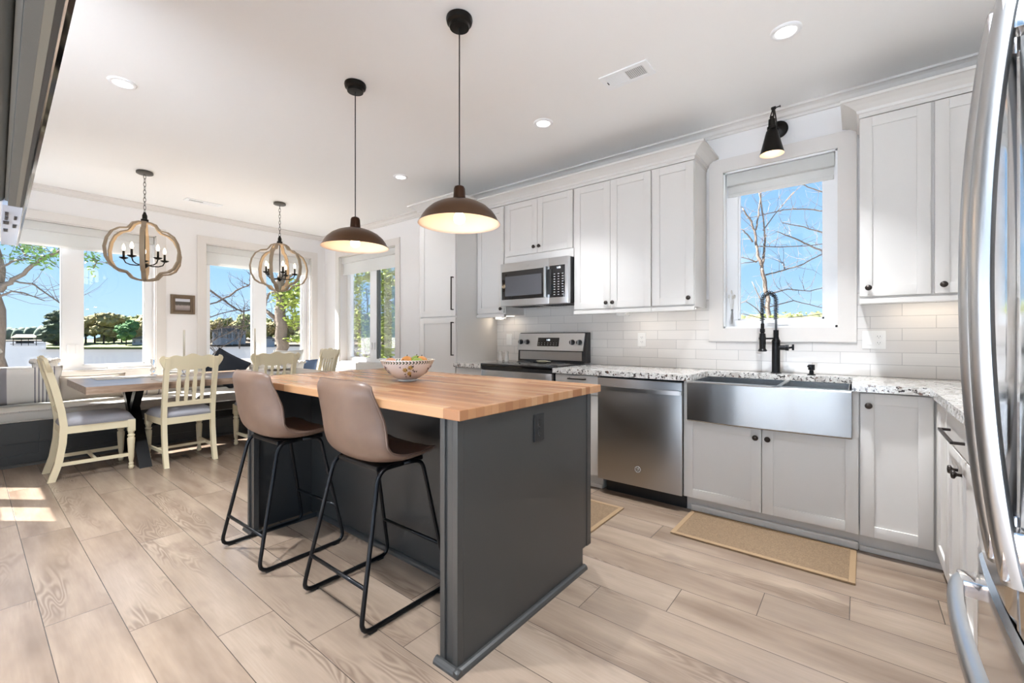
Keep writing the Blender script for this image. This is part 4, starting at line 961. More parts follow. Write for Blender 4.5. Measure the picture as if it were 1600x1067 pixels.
# ================================================================== recessed lights and vents
def downlight(x, y, label, rr=.062, k=1):
    r = empty('recessed_light', (x, y, CZ), label, 'ceiling light', 'recessed ceiling lights')
    MB().lathe([(rr*.78, CZ-.006), (rr*.82, CZ-.010), (rr*1.12, CZ-.006), (rr*1.16, CZ-.0005)], (x, y, 0), 40, caps=False).build('trim_ring', M['white'], r, True)
    MB().lathe([(.0, CZ-.0062), (rr*.80, CZ-.0062), (rr*.80, CZ-.001), (.0, CZ-.001)], (x, y, 0), 32).build('lens', M['down'], r)
    ld = bpy.data.lights.new('downlight', 'AREA'); ld.shape = 'DISK'; ld.size = rr*1.5; ld.spread = math.radians(82); ld.energy = P_DOWN*k; ld.color = (.90, .95, 1)
    lo = bpy.data.objects.new('lamp', ld); C.objects.link(lo); lo.parent = r; lo.location = (0, 0, -.012)
k_ = 1.0063
downlight(-3.587*k_, .605*k_, 'recessed ceiling light at the far left, nearest the dining nook', .062, 1.4)
downlight(-3.543*k_, 2.677*k_, 'small-looking recessed ceiling light between the two bronze pendants', .06, .07)
downlight(-1.826*k_, 2.662*k_, 'recessed ceiling light between the near pendant and the ceiling vent', .062, .6)
downlight(-.295*k_, 2.643*k_, 'recessed ceiling light at the top right above the sink aisle')
for x, y in ((-1.83, .3), (-.3, .4), (-2.2, -1.6), (-.6, -1.6)): downlight(x, y, 'added fill light above or behind the camera, out of view')  # unseen lamps added to raise the room's brightness
def vent(cx, cy, wx, wy, label, slats_y=True):
    r = empty('ceiling_vent', (cx, cy, CZ), label, 'vent', 'ceiling registers')
    a, b, c_, d_ = cx-wx/2, cx+wx/2, cy-wy/2, cy+wy/2; z = CZ-.0005
    ix, iy = (.035, .03)
    MB().box(a, a+ix, c_, d_, z-.008, z, .002).box(b-ix, b, c_, d_, z-.008, z, .002).box(a+ix, b-ix, c_, c_+iy, z-.008, z, .002).box(a+ix, b-ix, d_-iy, d_, z-.008, z, .002).build('frame', M['white'], r)
    bx('backing', M['slot'], r, a+ix, b-ix, c_+iy, d_-iy, z-.0015, z)
    long_x = wx > wy; n_ = 22; lo_, hi_ = (a+ix, b-ix) if long_x else (c_+iy, d_-iy); mid = (lo_+hi_)/2
    for i in range(n_):
        p = lo_+(hi_-lo_)*(i+.5)/n_; t_ = (.0055 if p < mid else -.0055); mb = MB(); h = .0038
        if long_x: mb.hexa([(p-t_-.0008, c_+iy, z-.007), (p-t_+.0008, c_+iy, z-.007), (p-t_+.0008, d_-iy, z-.007), (p-t_-.0008, d_-iy, z-.007), (p+t_-.0008, c_+iy, z-.0016), (p+t_+.0008, c_+iy, z-.0016), (p+t_+.0008, d_-iy, z-.0016), (p+t_-.0008, d_-iy, z-.0016)])
        else: mb.hexa([(a+ix, p-t_-.0008, z-.007), (b-ix, p-t_-.0008, z-.007), (b-ix, p-t_+.0008, z-.007), (a+ix, p-t_+.0008, z-.007), (a+ix, p+t_-.0008, z-.0016), (b-ix, p+t_-.0008, z-.0016), (b-ix, p+t_+.0008, z-.0016), (a+ix, p+t_+.0008, z-.0016)])
        mb.build('slat', M['white'], r)
    if long_x:
        bx('damper_lever', M['slot'], r, a+.026, a+.030, cy-.012, cy+.012, z-.012, z-.008)
vent(-1.104, 2.506, .30, .16, 'white ceiling register between the pendants and the window wall')
vent(-6.07, 1.752, .13, .36, 'white ceiling register over the dining nook')

# ================================================================== refrigerator
FX = .205
r = empty('refrigerator', (.6, 1.015, 0), 'stainless French-door refrigerator at the right edge of the picture', 'refrigerator')
bx('cabinet', mat('fridge_side_grey', srgb(120, 120, 122), .4, .4), r, .285, XR-.01, .565, 1.468, .02, 1.76)
def bow(y, full=(.56, 1.47), amp=.028): t_ = (y-full[0])/(full[1]-full[0]); return .215-amp*(1-(2*t_-1)**2)
def panel(nm, y0, y1, z0, z1):
    n_ = 20; rows = []
    er = .010
    for z, o in ((z0, er), (z0+er, 0), (z1-er, 0), (z1, er)):
        row = []
        for i in range(n_+1):
            y = y0+(y1-y0)*i/n_; e_ = .008 if i in (0, n_) else 0; row.append((bow(y)+max(o, e_)*.8, y, z))
        rows.append(row)
    mb = MB(); R = mb.grid(rows); xb = .283
    b_ = mb.vs([(xb, y0, z0), (xb, y1, z0), (xb, y1, z1), (xb, y0, z1)])
    mb.face([b_[0], *R[0], b_[1]]); mb.face([b_[3], *R[3], b_[2]]); mb.face(b_)
    mb.face([b_[0], b_[3], R[3][0], R[2][0], R[1][0], R[0][0]]); mb.face([b_[1], b_[2], R[3][-1], R[2][-1], R[1][-1], R[0][-1]])
    return mb.build(nm, M['steelf'], r, 18)
dA = panel('door', 1.0165, 1.468, .715, 1.77); dB = panel('door', .565, 1.0135, .715, 1.77); dD = panel('freezer_drawer', .565, 1.468, .06, .700)
bx('door_gasket', M['blackpl'], r, .222, .284, .57, 1.463, .7005, .7145)
bx('toe_grille', M['blackpl'], r, .26, .30, .58, 1.45, .012, .058)
def vhandle(par, y, z0, z1):
    mb = MB(); n_ = 28; rows = []
    sec = [(-.020, .006), (-.018, -.004), (-.010, -.011), (0, -.014), (.010, -.011), (.018, -.004), (.020, .006), (.014, .012), (-.014, .012)]
    for i in range(n_+1):
        t_ = i/n_; z = z0+(z1-z0)*t_; x = .180 - .034*(4*t_*(1-t_))**.9
        rows.append([(x+b, y+a, z) for a, b in sec])
    R = mb.grid(rows, closed_u=True); mb.face(R[0]); mb.face(R[-1][::-1])
    h = mb.build('door_handle', M['steelh'], par, 50)
    for z in (z0+.045, z1-.045):
        mb = MB(); mb.box(.165, bow(y)+.002, y-.017, y+.017, z-.038, z+.038, .004); mb.build('handle_bracket', M['chrome'], h, 35)
vhandle(dA, 1.052, .80, 1.70); vhandle(dB, .968, .80, 1.70)
mb = MB(); rows = []; n_ = 28
for i in range(n_+1):
    t_ = i/n_; y = 1.425-.82*t_; x = .188-.040*(4*t_*(1-t_))**.6
    z = .615
    rows.append([(x+a, y, z+b) for a, b in ((.010, -.018), (-.004, -.017), (-.012, -.010), (-.015, 0), (-.012, .010), (-.004, .017), (.010, .018), (.013, 0))])
R = mb.grid(rows, closed_u=True); mb.face(R[0]); mb.face(R[-1][::-1]); h = mb.build('drawer_handle', M['steelh'], dD, 50)
for y in (1.395, .635): MB().box(.176, bow(y)+.002, y-.032, y+.03, .598, .634, .004).build('handle_bracket', M['chrome'], h, 35)

# ================================================================== rugs
def rug(x0, x1, y0, y1, label, rot=0, c=None):
    mb = MB(); mb.box(x0+.02, x1-.02, y0+.02, y1-.02, .0005, .009); o = mb.build('jute_rug', M['jute'], label=label, cat='rug', group='jute rugs in the kitchen')
    mb = MB()
    for b in ((x0, x0+.028, y0, y1), (x1-.028, x1, y0, y1), (x0+.028, x1-.028, y0, y0+.028), (x0+.028, x1-.028, y1-.028, y1)): mb.box(*b, .0005, .0115, .003)
    mb.build('binding', M['jutebind'], o); o.rotation_euler = (0, 0, rot)
rug(-.875, -.01, 2.60, 3.02, 'tan jute rug with bound edge lying in front of the sink', math.radians(-.5))
rug(-2.3, -1.243, 2.30, 2.775, 'tan jute rug mostly hidden behind the island, by the dishwasher')

# ================================================================== window-seat bench
r = empty('window_bench', (-6.32, 1.6, 0), 'long built-in charcoal window bench below the lake windows', 'bench')
BX = -5.90
bx('body', M['benchp'], r, XL+.001, BX-.012, -.795, YB-.02, 0, .395)
mb = MB()
mb.box(BX-.012, BX, -.795, YB-.02, .0, .10); mb.box(BX-.012, BX, -.795, YB-.02, .335, .395)
for y in (-.795, .42, 1.63, 2.84, YB-.11): mb.box(BX-.012, BX, y, y+.09, .10, .335)
mb.build('front_frame', M['benchp'], r)
mb = MB(); mb.box(BX-.002, BX+.006, -.795, YB-.02, .195, .205); mb.build('front_bead', M['benchp'], r)
mb = MB(); shoe(mb, (BX, -.795, 0), (BX, YB-.02, 0), (1, 0, 0)); mb.build('shoe_moulding', M['benchp'], r)
def slab(x0, x1, y0, y1, z0, z1, e_=.03):
    mb = MB(); mb.box(x0, x1, y0, y1, z0, z1); es = list(mb.bm.edges)
    bmesh.ops.bevel(mb.bm, geom=es, offset=e_, segments=4, affect='EDGES', profile=.5); return mb
for k_, (y0, y1, lb) in enumerate(((-.79, 1.628, 'pale linen bench cushion at the left, under the first lake window'), (1.632, YB-.022, 'pale linen bench cushion at the right, ending at the corner'))):
    c_ = slab(XL+.12, BX+.012, y0, y1, .397, .500).build('bench_cushion', M['linen'], None, True, label=lb, cat='cushion', group='bench cushions')
    mb = MB(); mb.tube([(BX+.008, y0+.02, .494), (BX+.008, y1-.02, .494)], .005, 6); mb.tube([(BX+.008, y0+.02, .404), (BX+.008, y1-.02, .404)], .005, 6)
    mb.build('piping', M['fringe'], c_, True)
# ledge behind the cushions
bx('back_ledge', M['benchp'], r, XL+.001, XL+.115, -.795, YB-.02, .395, .60)

# ================================================================== pillows
def pil(name, m, wd, ht, tk, loc, rot, label, cat='pillow', grp='pillows on the window bench', trim=None, n_=16):
    rt = empty(name, (0, 0, 0), label, cat, grp)
    mb = MB(); mb.pillow(wd, ht, tk, n_); mb.build('cover', m, rt, True)
    mb = MB(); N = 60; pts = []
    def edge(u, v): return (u*wd/2*(1-.07*(1-v*v)), 0, v*ht/2*(1-.07*(1-u*u)))
    for i in range(15): pts.append(edge(-1+2*i/15, -1))
    for i in range(15): pts.append(edge(1, -1+2*i/15))
    for i in range(15): pts.append(edge(1-2*i/15, 1))
    for i in range(15): pts.append(edge(-1, 1-2*i/15))
    mb.tube(pts, .005, 5, closed=True); mb.build('piping', trim or m, rt, True)
    rt.location = loc; rt.rotation_euler = rot; return rt
W = -6.38
st1 = striped('grey_white_stripe_linen', srgb(238, 234, 228), srgb(158, 156, 160), srgb(84, 86, 100), -.12, [.06+.026*i for i in range(6)], .0034)
# pillows lean against the ledge: local x -> along +y of the room
def R_(yaw, lean_): return Euler((math.radians(-lean_), 0, math.radians(90+yaw)), 'XYZ')
pil('throw_pillow', st1, .50, .38, .15, (-6.33, .36, .69), R_(-4, -14), 'grey and white pillow with thin dark stripes on the bench')
pil('throw_pillow', M['navy'], .42, .40, .14, (-6.36, -.12, .695), R_(4, -14), 'dark navy pillow at the left edge of the picture')
pil('throw_pillow', M['beige'], .52, .27, .15, (-6.33, .83, .64), R_(3, -14), 'plain beige lumbar pillow left of the dining table leg')
st2 = striped('loop_pattern_linen', srgb(228, 222, 212), srgb(228, 222, 212), srgb(150, 148, 148), -9, [-.15, -.11, .0, .11, .15], .006)
pil('throw_pillow', st2, .42, .24, .13, (-6.33, 1.27, .615), R_(0, -14), 'cream pillow with grey stripe pattern behind the table')
pil('throw_pillow', M['linen'], .40, .28, .13, (-6.36, 1.62, .645), R_(0, -14), 'plain light pillow behind the second dining chair')
nv = pil('throw_pillow', M['navy'], .43, .40, .16, (-6.34, 2.07, .755), Euler((math.radians(14), math.radians(30), math.radians(92)), 'XYZ'), 'black pillow propped on its corner below the second lake window', trim=M['blackpl'])
pil('throw_pillow', st2, .42, .30, .13, (-6.36, 2.55, .655), R_(0, -14), 'cream striped pillow on the far half of the bench')
pil('throw_pillow', M['blue'], .42, .32, .13, (-6.30, 3.02, .68), R_(-8, -16), 'faded blue pillow in the far bench corner')
pil('throw_pillow', M['linen'], .44, .44, .15, (-6.48, 2.9, .76), R_(6, -12), 'white pillow behind the blue one in the corner')
# fringed white pillows at the left
for (loc, s_, lb) in (((-6.40, .04, .93), .22, 'white fringed pillow at the left edge, upper one'), ((-6.25, .02, .77), .22, 'white fringed pillow at the left edge, lower one'), ((-6.50, .50, .86), .13, 'white and navy fringed pillow behind the first dining chair'), ((-6.22, 2.84, .70), .24, 'white tufted pillow in the far bench corner')):
    rt = empty('fringed_pillow', (0, 0, 0), lb, 'pillow', 'fringed pillows on the window bench')
    mb = MB(); mb.pillow(s_*1.5, s_, s_*.5, 12); mb.build('cover', M['fluff'], rt, True)
    mb = MB(); rnd = random.Random(int(loc[1]*100))
    for v in (1, -1):
        mb = MB()
        for i in range(13): mb.ball(((-1+2*i/12)*s_*.68, rnd.uniform(-.02, .02), v*s_*.46), .026, 2, (1, 1, 1), .5)
        mb.build('fringe_trim', M['fringe'], rt, True)
    rt.location = loc; rt.rotation_euler = R_(0, -10)

# ================================================================== dining table
r = empty('dining_table', (-5.43, 1.645, 0), 'long washed wood dining table with black crossed trestle legs', 'dining table')
mb = MB(); yy = [(.600+2.09*i/24) for i in range(25)]; rnd = random.Random(5)
e1 = [(-4.862+rnd.uniform(-.004, .004), y) for y in yy]; e2 = [(-5.93+rnd.uniform(-.004, .004), y) for y in yy[::-1]]
mb.prism(e1+e2, 'z', .700, .760); o = mb.build('table_top', M['table'], r)
for y in (1.0, 2.29):
    def beam(xa, xb, w_=.055, th=.045):
        mb = MB(); mb.hexa([(xa-w_, y-th, 0), (xa+w_, y-th, 0), (xa+w_, y+th, 0), (xa-w_, y+th, 0), (xb-w_, y-th, .700), (xb+w_, y-th, .700), (xb+w_, y+th, .700), (xb-w_, y+th, .700)]); mb.build('trestle_beam', M['black'], r)
    beam(-5.03, -5.66); 
    mb = MB(); y0 = y
    mb.hexa([(-5.88-.055, y-.03, 0), (-5.88+.055, y-.03, 0), (-5.88+.055, y+.03, 0), (-5.88-.055, y+.03, 0), (-5.22-.055, y-.03, .700), (-5.22+.055, y-.03, .700), (-5.22+.055, y+.03, .700), (-5.22-.055, y+.03, .700)]); mb.build('trestle_beam', M['black'], r)
bx('stretcher', M['black'], r, -5.47, -5.40, 1.04, 2.25, .30, .37)
# things on the table
def candleholder(x, y, h, cand, lb):
    rt = empty('candlestick', (x, y, .761), lb, 'candlestick', 'glass candlesticks on the dining table')
    MB().lathe([(.0, 0), (.04, 0), (.04, .006), (.012, .014), (.009, .03), (.020, .045), (.022, .06), (.010, .075), (.009, h*.7), (.018, h*.8), (.016, h-.008), (.022, h), (.0, h)], (x, y, .761), 20).build('glass_holder', M['clear'], rt, True)
    if cand: MB().lathe([(.0, 0), (.0105, 0), (.009, cand), (.004, cand+.008), (.0, cand+.008)], (x, y, .761+h), 14).build('taper_candle', M['wax'], rt, True)
candleholder(-5.50, 1.415, .16, .31, 'clear glass candlestick with ivory taper behind the second dining chair')
candleholder(-6.05+.25, 1.22, .17, 0, 'clear glass candlestick without a candle, left of the taper')
candleholder(-5.75, 2.19, .15, .35, 'clear glass candlestick with tall taper in front of the second lake window')
pm = mat('woven_placemat', srgb(214, 210, 204), .9, bump=(300, .4), vary=.1)
for x, y, rz, lb in ((-5.72, .98, 0, 'pale placemat nearest the left end of the table'), (-5.15, 1.32, 0, 'pale placemat in front of the second dining chair'), (-5.15, 2.02, 0, 'pale placemat in front of the third dining chair')):
    MB().box(x-.16, x+.16, y-.22, y+.22, .7605, .764, .001).build('placemat', pm, None, label=lb, cat='placemat', group='placemats on the dining table')
MB().lathe([(.0, 0), (.09, 0), (.15, .016), (.155, .02), (.15, .019), (.09, .006), (.0, .005)], (-5.62, 2.40, .7605), 32).build('serving_plate', M['ceramic'], None, True, label='large white plate on the far half of the dining table', cat='plate')

# ================================================================== dining chairs
def make_chair(label):
    r = empty('dining_chair', (0, 0, 0), label, 'dining chair', 'cream dining chairs round the table')
    # turned front legs
    for s in (-1, 1):
        x, y = s*.205, .205; mb = MB(); mb.box(x-.026, x+.026, y-.026, y+.026, .335, .44, .003)
        mb.lathe([(.0, 0), (.014, 0), (.019, .008), (.021, .022), (.015, .036), (.018, .044), (.018, .052), (.013, .060), (.020, .10), (.027, .25), (.0275, .272), (.019, .284), (.026, .292), (.026, .302), (.018, .310), (.023, .322), (.023, .335)], (x, y, 0), 20)
        mb.build('front_leg', M['cream'], r, 40)
    # rear legs run up as back posts
    side = [(-.285, 0), (-.245, .14), (-.222, .30), (-.215, .44), (-.228, .56), (-.262, .74), (-.300, .90), (-.318, .975)]; dp = .036
    for s in (-1, 1):
        f = [(y+dp*.55+.006, z) for y, z in side]; b = [(y-dp*.55, z) for y, z in side][::-1]
        f[-1] = (side[-1][0]+.010, .985); b[0] = (side[-1][0]-.016, .975)
        mb = MB(); mb.M = Matrix.Translation((0, 0, 0)); mb.prism(f+b, 'x', s*.188-.018, s*.188+.018); mb.build('back_leg', M['cream'], r, 30)
    # apron
    mb = MB(); mb.box(-.18, .18, .195, .215, .375, .435, .002); mb.box(-.17, .17, -.232, -.208, .375, .435, .002)
    for s in (-1, 1): mb.hexa([(s*.215-.01, .18, .375), (s*.215+.01, .18, .375), (s*.195+.01, -.21, .375), (s*.195-.01, -.21, .375), (s*.215-.01, .18, .435), (s*.215+.01, .18, .435), (s*.195+.01, -.21, .435), (s*.195-.01, -.21, .435)])
    mb.build('seat_frame', M['cream'], r)
    # cushion
    mb = MB(); n_ = 16; rows = []
    for i in range(n_+1):
        row = []
        for j in range(n_+1):
            u, v = -1+2*i/n_, -1+2*j/n_; wx = .238 if v > -1 else .238; wx = .205+.033*(v+1)/2
            x = u*wx*(1-.03*(v*v)); y = v*.235*(1-.03*u*u)-.002+.004; z = .438+.072*max(0, (1-u**6)*(1-v**6))**.45
            row.append((x, y, z))
        rows.append(row)
    R = mb.grid(rows); B = mb.grid([[(p[0], p[1], .436) for p in row] for row in rows][::-1]); bmesh.ops.remove_doubles(mb.bm, verts=mb.bm.verts, dist=.0021)
    mb.build('seat_cushion', M['seatf'], r, True)
    # stretchers
    for s in (-1, 1): mb = MB(); mb.hexa([(s*.205-.008, .19, .115), (s*.205+.008, .19, .115), (s*.188+.008, -.235, .115), (s*.188-.008, -.235, .115), (s*.205-.008, .19, .143), (s*.205+.008, .19, .143), (s*.188+.008, -.235, .143), (s*.188-.008, -.235, .143)]); mb.build('stretcher', M['cream'], r)
    mb = MB(); mb.box(-.197, .197, -.03, -.012, .118, .140, .001); mb.build('stretcher', M['cream'], r)
    # crest, slats and lower rail in the leaning plane of the back
    def yb_(z): 
        for (ya, za), (yc, zc) in zip(side, side[1:]):
            if za <= z <= zc: return ya+(yc-ya)*(z-za)/(zc-za)
        return side[-1][0]-(z-side[-1][1])*.24
    def flat(poly, th, name, off=0):
        mb = MB(); A = mb.vs([(x, yb_(z)+off-th/2, z) for x, z in poly]); Bv = mb.vs([(x, yb_(z)+off+th/2, z) for x, z in poly]); mb.face(A); mb.face(Bv[::-1])
        for i in range(len(poly)): mb.face([A[i], Bv[i], Bv[(i+1) % len(poly)], A[(i+1) % len(poly)]])
        return mb.build(name, M['cream'], r, 40)
    top = []
    for i in range(37):
        x = .20-.40*i/36; top.append((x, .995+.018*math.cos(x/.20*PI)*.5+.010*math.cos(x*2*PI/.135)))
    ears_r = [(.150, .875), (.178, .868), (.205, .880), (.222, .910), (.240, .945), (.244, .972), (.232, .992), (.214, .999)]
    ears_l = [(-x, z) for x, z in ears_r[::-1]]
    bot = []
    for i in range(21):
        x = -.150+.30*i/20; bot.append((x, .868+.020*max(0, math.cos(abs(abs(x)-.125)*PI/.05)) if abs(x) > .10 else .868))
    flat(top[::1]+ears_l+bot[1:-1]+ears_r, .024, 'crest_rail', .004)
    flat([(-.172, .535), (.172, .535), (.172, .578), (-.172, .578)], .022, 'lower_rail')
    for i in range(4):
        xc = -.093+.062*i; prof = [(.012, .576), (.014, .62), (.017, .72), (.013, .79), (.008, .815), (.017, .83), (.013, .85), (.013, .88)]
        flat([(xc+a, z) for a, z in prof]+[(xc-a, z) for a, z in prof[::-1]], .013, 'slat')
    return r
ch = make_chair('cream dining chair at the left end of the table, seen from its side'); ch.location = (-5.245, .705, 0)
c2_ = copy_tree(ch, label='cream dining chair with its back to the island, left of the far stool'); c2_.location = (-5.095, 1.290, 0); c2_.rotation_euler = (0, 0, math.radians(91))
c3_ = copy_tree(ch, label='cream dining chair partly hidden behind the far bar stool'); c3_.location = (-5.06, 2.02, 0); c3_.rotation_euler = (0, 0, math.radians(89))
c4_ = copy_tree(ch, label='cream dining chair at the far end of the table by the tall window'); c4_.location = (-5.645, 2.78, 0); c4_.rotation_euler = (0, 0, PI)

# ================================================================== framed picture
r = empty('framed_picture', (XL+.01, 1.717, 1.459), 'small brown framed landscape picture between the two lake windows', 'picture')
fy0_, fy1_, fz0, fz1 = 1.592, 1.848, 1.455, 1.700
mb = MB()
for d0, d1, h in ((0, .028, .022), (.028, .05, .014)):
    a, b, c_, d_ = fy0_+d0, fy1_-d0, fz0+d0, fz1-d0; q = d1-d0
    mb.box(XL+.0005, XL+h, a, a+q, c_, d_, .002); mb.box(XL+.0005, XL+h, b-q, b, c_, d_, .002); mb.box(XL+.0005, XL+h, a+q, b-q, c_, c_+q, .002); mb.box(XL+.0005, XL+h, a+q, b-q, d_-q, d_, .002)
mb.build('frame', M['frameb'], r, 30); bx('print', M['art'], r, XL+.0005, XL+.008, fy0_+.05, fy1_-.05, fz0+.05, fz1-.05)
# vase on the window sill over the sink
r = empty('bud_vase', (-.76, 3.66, 1.246), 'small clear bud vase with dried stems on the sink window sill', 'vase')
MB().lathe([(.0, 0), (.018, 0), (.02, .01), (.017, .04), (.009, .07), (.007, .11), (.009, .13), (.0065, .13), (.005, .11), (.007, .07), (.0, .01)], (-.76, 3.66, 1.246), 18).build('glass_vase', M['clear'], r, True)
mb = MB(); rnd = random.Random(2)
for i in range(6):
    a = rnd.uniform(-1, 1); b = rnd.uniform(-1, 1); mb.tube([(-.76, 3.66, 1.26), (-.76+a*.006, 3.66+b*.006, 1.37), (-.76+a*.02, 3.66+b*.014, 1.46+rnd.uniform(0, .07))], [.0009, .0009, .0015], 5)
    mb.ball((-.76+a*.02, 3.66+b*.014, 1.46+rnd.uniform(0, .05)), .007, 1, (1, 1, 2.5), .3)
mb.build('dried_stems', mat('dried_stem', srgb(226, 222, 214), .9), r)

# ================================================================== television beside the camera
r = empty('television', (-1.7, .08, 1.528), 'large flat television seen from below and behind at the upper left edge', 'television')
tw = -.0283; z0 = 1.528; S_ = .677
def sheared(poly, xa, xb, name, m, par=None, smooth=None):
    mb = MB(); sh = lambda x: (-1.10-x)*-tw
    A = mb.vs([(xa, y+sh(xa), z) for y, z in poly]); B = mb.vs([(xb, y+sh(xb), z) for y, z in poly]); mb.face(A); mb.face(B[::-1])
    for i in range(len(poly)): mb.face([A[i], B[i], B[(i+1) % len(poly)], A[(i+1) % len(poly)]])
    return mb.build(name, m, par or r, smooth)
Y = lambda v: v*S_
xa, xb, xm = -2.62, -.62, -1.83
T = 1.10
sheared([(Y(.119), z0), (Y(.127), z0+.002), (Y(.127), z0+T), (Y(.119), z0+T)], xa, xb, 'screen', M['blackgl'])
sheared([(Y(.1155), z0-.002), (Y(.1187), z0-.002), (Y(.1187), z0+T), (Y(.1155), z0+T)], xa, xb, 'chrome_bezel', M['chrome'])
sheared([(Y(.107), z0), (Y(.1153), z0), (Y(.1153), z0+T), (Y(.107), z0+T)], xm, xb, 'back_edge', M['tvdark'])
sheared([(Y(.095), z0+.0005), (Y(.1068), z0+.0005), (Y(.1068), z0+T), (Y(.095), z0+T)], xm, xb, 'seam_strip', M['tvstrip'])
sheared([(Y(.0745), z0+.0005), (Y(.0948), z0+.0005), (Y(.0948), z0+T-.05), (Y(.0745), z0+T-.05)], xm, xb, 'back_shell', M['tvback'])
bul = [(Y(.0740), z0+.9), (Y(.0740), z0+.012), (Y(.066), z0+.014)] + [(Y(.040)+.018*math.cos(t), z0+.030+.018*math.sin(t)-.006) for t in [-.2-2.6*i/10 for i in range(11)]] + [(Y(.012), z0+.9)]
sheared(bul, xm, xb, 'rear_bulge', M['tvback'], None, 40)
bl = sheared([(Y(.060), z0+.001), (Y(.1153), z0+.001), (Y(.1153), z0+T), (Y(.060), z0+T)], xa, xm-.001, 'port_panel', M['ports'])
for xx, a, b in ((-1.95, .068, .078), (-2.02, .068, .078), (-2.10, .064, .082), (-2.0, .095, .104), (-2.15, .094, .106), (-2.25, .066, .080)):
    sheared([(Y(a), z0-.001), (Y(b), z0-.001), (Y(b), z0+.003), (Y(a), z0+.003)], xx-.035, xx+.02, 'port', M['blackpl'], bl)
mb = MB(); mb.tube([(-1.25, .035, 1.70), (-1.25, -.06, 1.70)], .060, 24); mb.box(-1.45, -1.05, -.085, -.055, 1.62, 2.1); mb.tube([(-1.25, -.10, 1.9), (-1.25, -.10, CZ-.001)], .03, 16); mb.box(-1.35, -1.15, -.20, 0, CZ-.02, CZ-.0005, .004); mb.box(-1.29, -1.21, -.12, -.07, 1.84, 1.96); mb.build('ceiling_mount', M['tvdark'], r, 40)

# ================================================================== outdoors
ZL = -1.5
g = MB()
v = g.vs([(-900, -700, ZL), (600, -700, ZL), (600, 900, ZL), (-900, 900, ZL)]); g.face(v); g.build('lake', M['lake'], kind='structure')
mb = MB(); mb.box(-14, 14, -22, -2.7, -.6, -.06); mb.box(XR+.25, 14, -2.7, 3, -.6, -.06); mb.build('bounce_ground', M['deck'], kind='structure')  # unseen pale ground added to bounce sunlight into the room
# near bank: unseen sloping ground, greyed so its bounced light stays neutral
mb = MB(); mb.hexa([(-13, -30, ZL-.2), (30, -30, ZL-.2), (30, 22, ZL-.2), (-13, 22, ZL-.2), (-9, -22, -.65), (22, -22, -.65), (22, 16, -.65), (-9, 16, -.65)]); mb.build('near_bank_ground', mat('neutral_bounce_grey', srgb(150, 147, 142), .9, vary=.1, kind='world'), kind='structure')

def tree(name, label, limbs, mb_mat, depth, leaves=None, leaf_mat=None, twigs=0, grp=None, cat='tree', seed=1, leaf=.07, rad=1.0, twr=.006, thin=1.0):
    """limbs: list of [(u, v, half width px, extra depth)...] traced as real tapering branches at their own distance"""
    rnd = random.Random(seed); base_pt = at(limbs[0][0][0], limbs[0][0][1], depth); r = empty(name, base_pt, label, cat, grp)
    mb = MB(); all_pts = []
    for lb in limbs:
        pts = []; rr = []
        for q in lb:
            d = depth+(q[3] if len(q) > 3 else 0); pts.append(at(q[0], q[1], d)); rr.append(max(.004, q[2]*thin/F_PX*d))
        P2, R2 = [], []
        for i in range(len(pts)-1):
            for k_ in range(4):
                t_ = k_/4; p = pts[i].lerp(pts[i+1], t_); j = rr[i]*.5; P2.append(p+Vector((rnd.uniform(-j, j), rnd.uniform(-j, j), rnd.uniform(-j, j)))); R2.append(rr[i]*(1-t_)+rr[i+1]*t_)
        P2.append(pts[-1]); R2.append(rr[-1]); mb.tube(P2, R2, 8); all_pts += [(p, q_) for p, q_ in zip(P2, R2)]
    small = [p for p in all_pts if p[1] < max(q[1] for q in all_pts)*.45] or all_pts
    for i in range(twigs):
        p, q = rnd.choice(small); d = Vector((rnd.uniform(-1, 1), rnd.uniform(-1, 1), rnd.uniform(-.3, 1))).normalized(); ln = rnd.uniform(.25, .9)*rad; pts = [p]
        for k_ in range(4): d = (d+Vector((rnd.uniform(-.5, .5), rnd.uniform(-.5, .5), rnd.uniform(-.2, .4)))).normalized(); pts.append(pts[-1]+d*ln/4)
        s0 = min(q*.6, twr); mb.tube(pts, [s0, s0*.85, s0*.7, s0*.5, s0*.3], 4)
        if rnd.random() < .6: d2 = Vector((rnd.uniform(-1, 1), rnd.uniform(-1, 1), rnd.uniform(-.3, 1))).normalized(); mb.tube([pts[2], pts[2]+d2*ln*.25, pts[2]+d2*ln*.5+Vector((0, 0, .04))], [s0*.5, s0*.4, s0*.25], 4)
    mb.build('trunk', mb_mat, r, True)
    if leaves:
        mb = MB()
        for (u, v_, ru, rv, n_) in leaves:
            c_ = at(u, v_, depth); sx = ru/F_PX*depth; sz = rv/F_PX*depth
            for i in range(n_):
                q = Vector((rnd.gauss(0, .5), rnd.gauss(0, .5), rnd.gauss(0, .5))); q = Vector((q.x*sx, q.y*sx, q.z*sz)); c2 = c_+q
                a = Vector((rnd.uniform(-1, 1), rnd.uniform(-1, 1), rnd.uniform(-.5, .5))).normalized(); b = a.cross(Vector((rnd.uniform(-1, 1), rnd.uniform(-1, 1), rnd.uniform(-1, 1)))).normalized(); s0 = leaf*rnd.uniform(.6, 1.2)
                vv = mb.vs([c2-a*s0, c2-b*s0*.45, c2+a*s0, c2+b*s0*.45]); mb.face(vv)
        mb.build('leaves', leaf_mat, r)
    return r
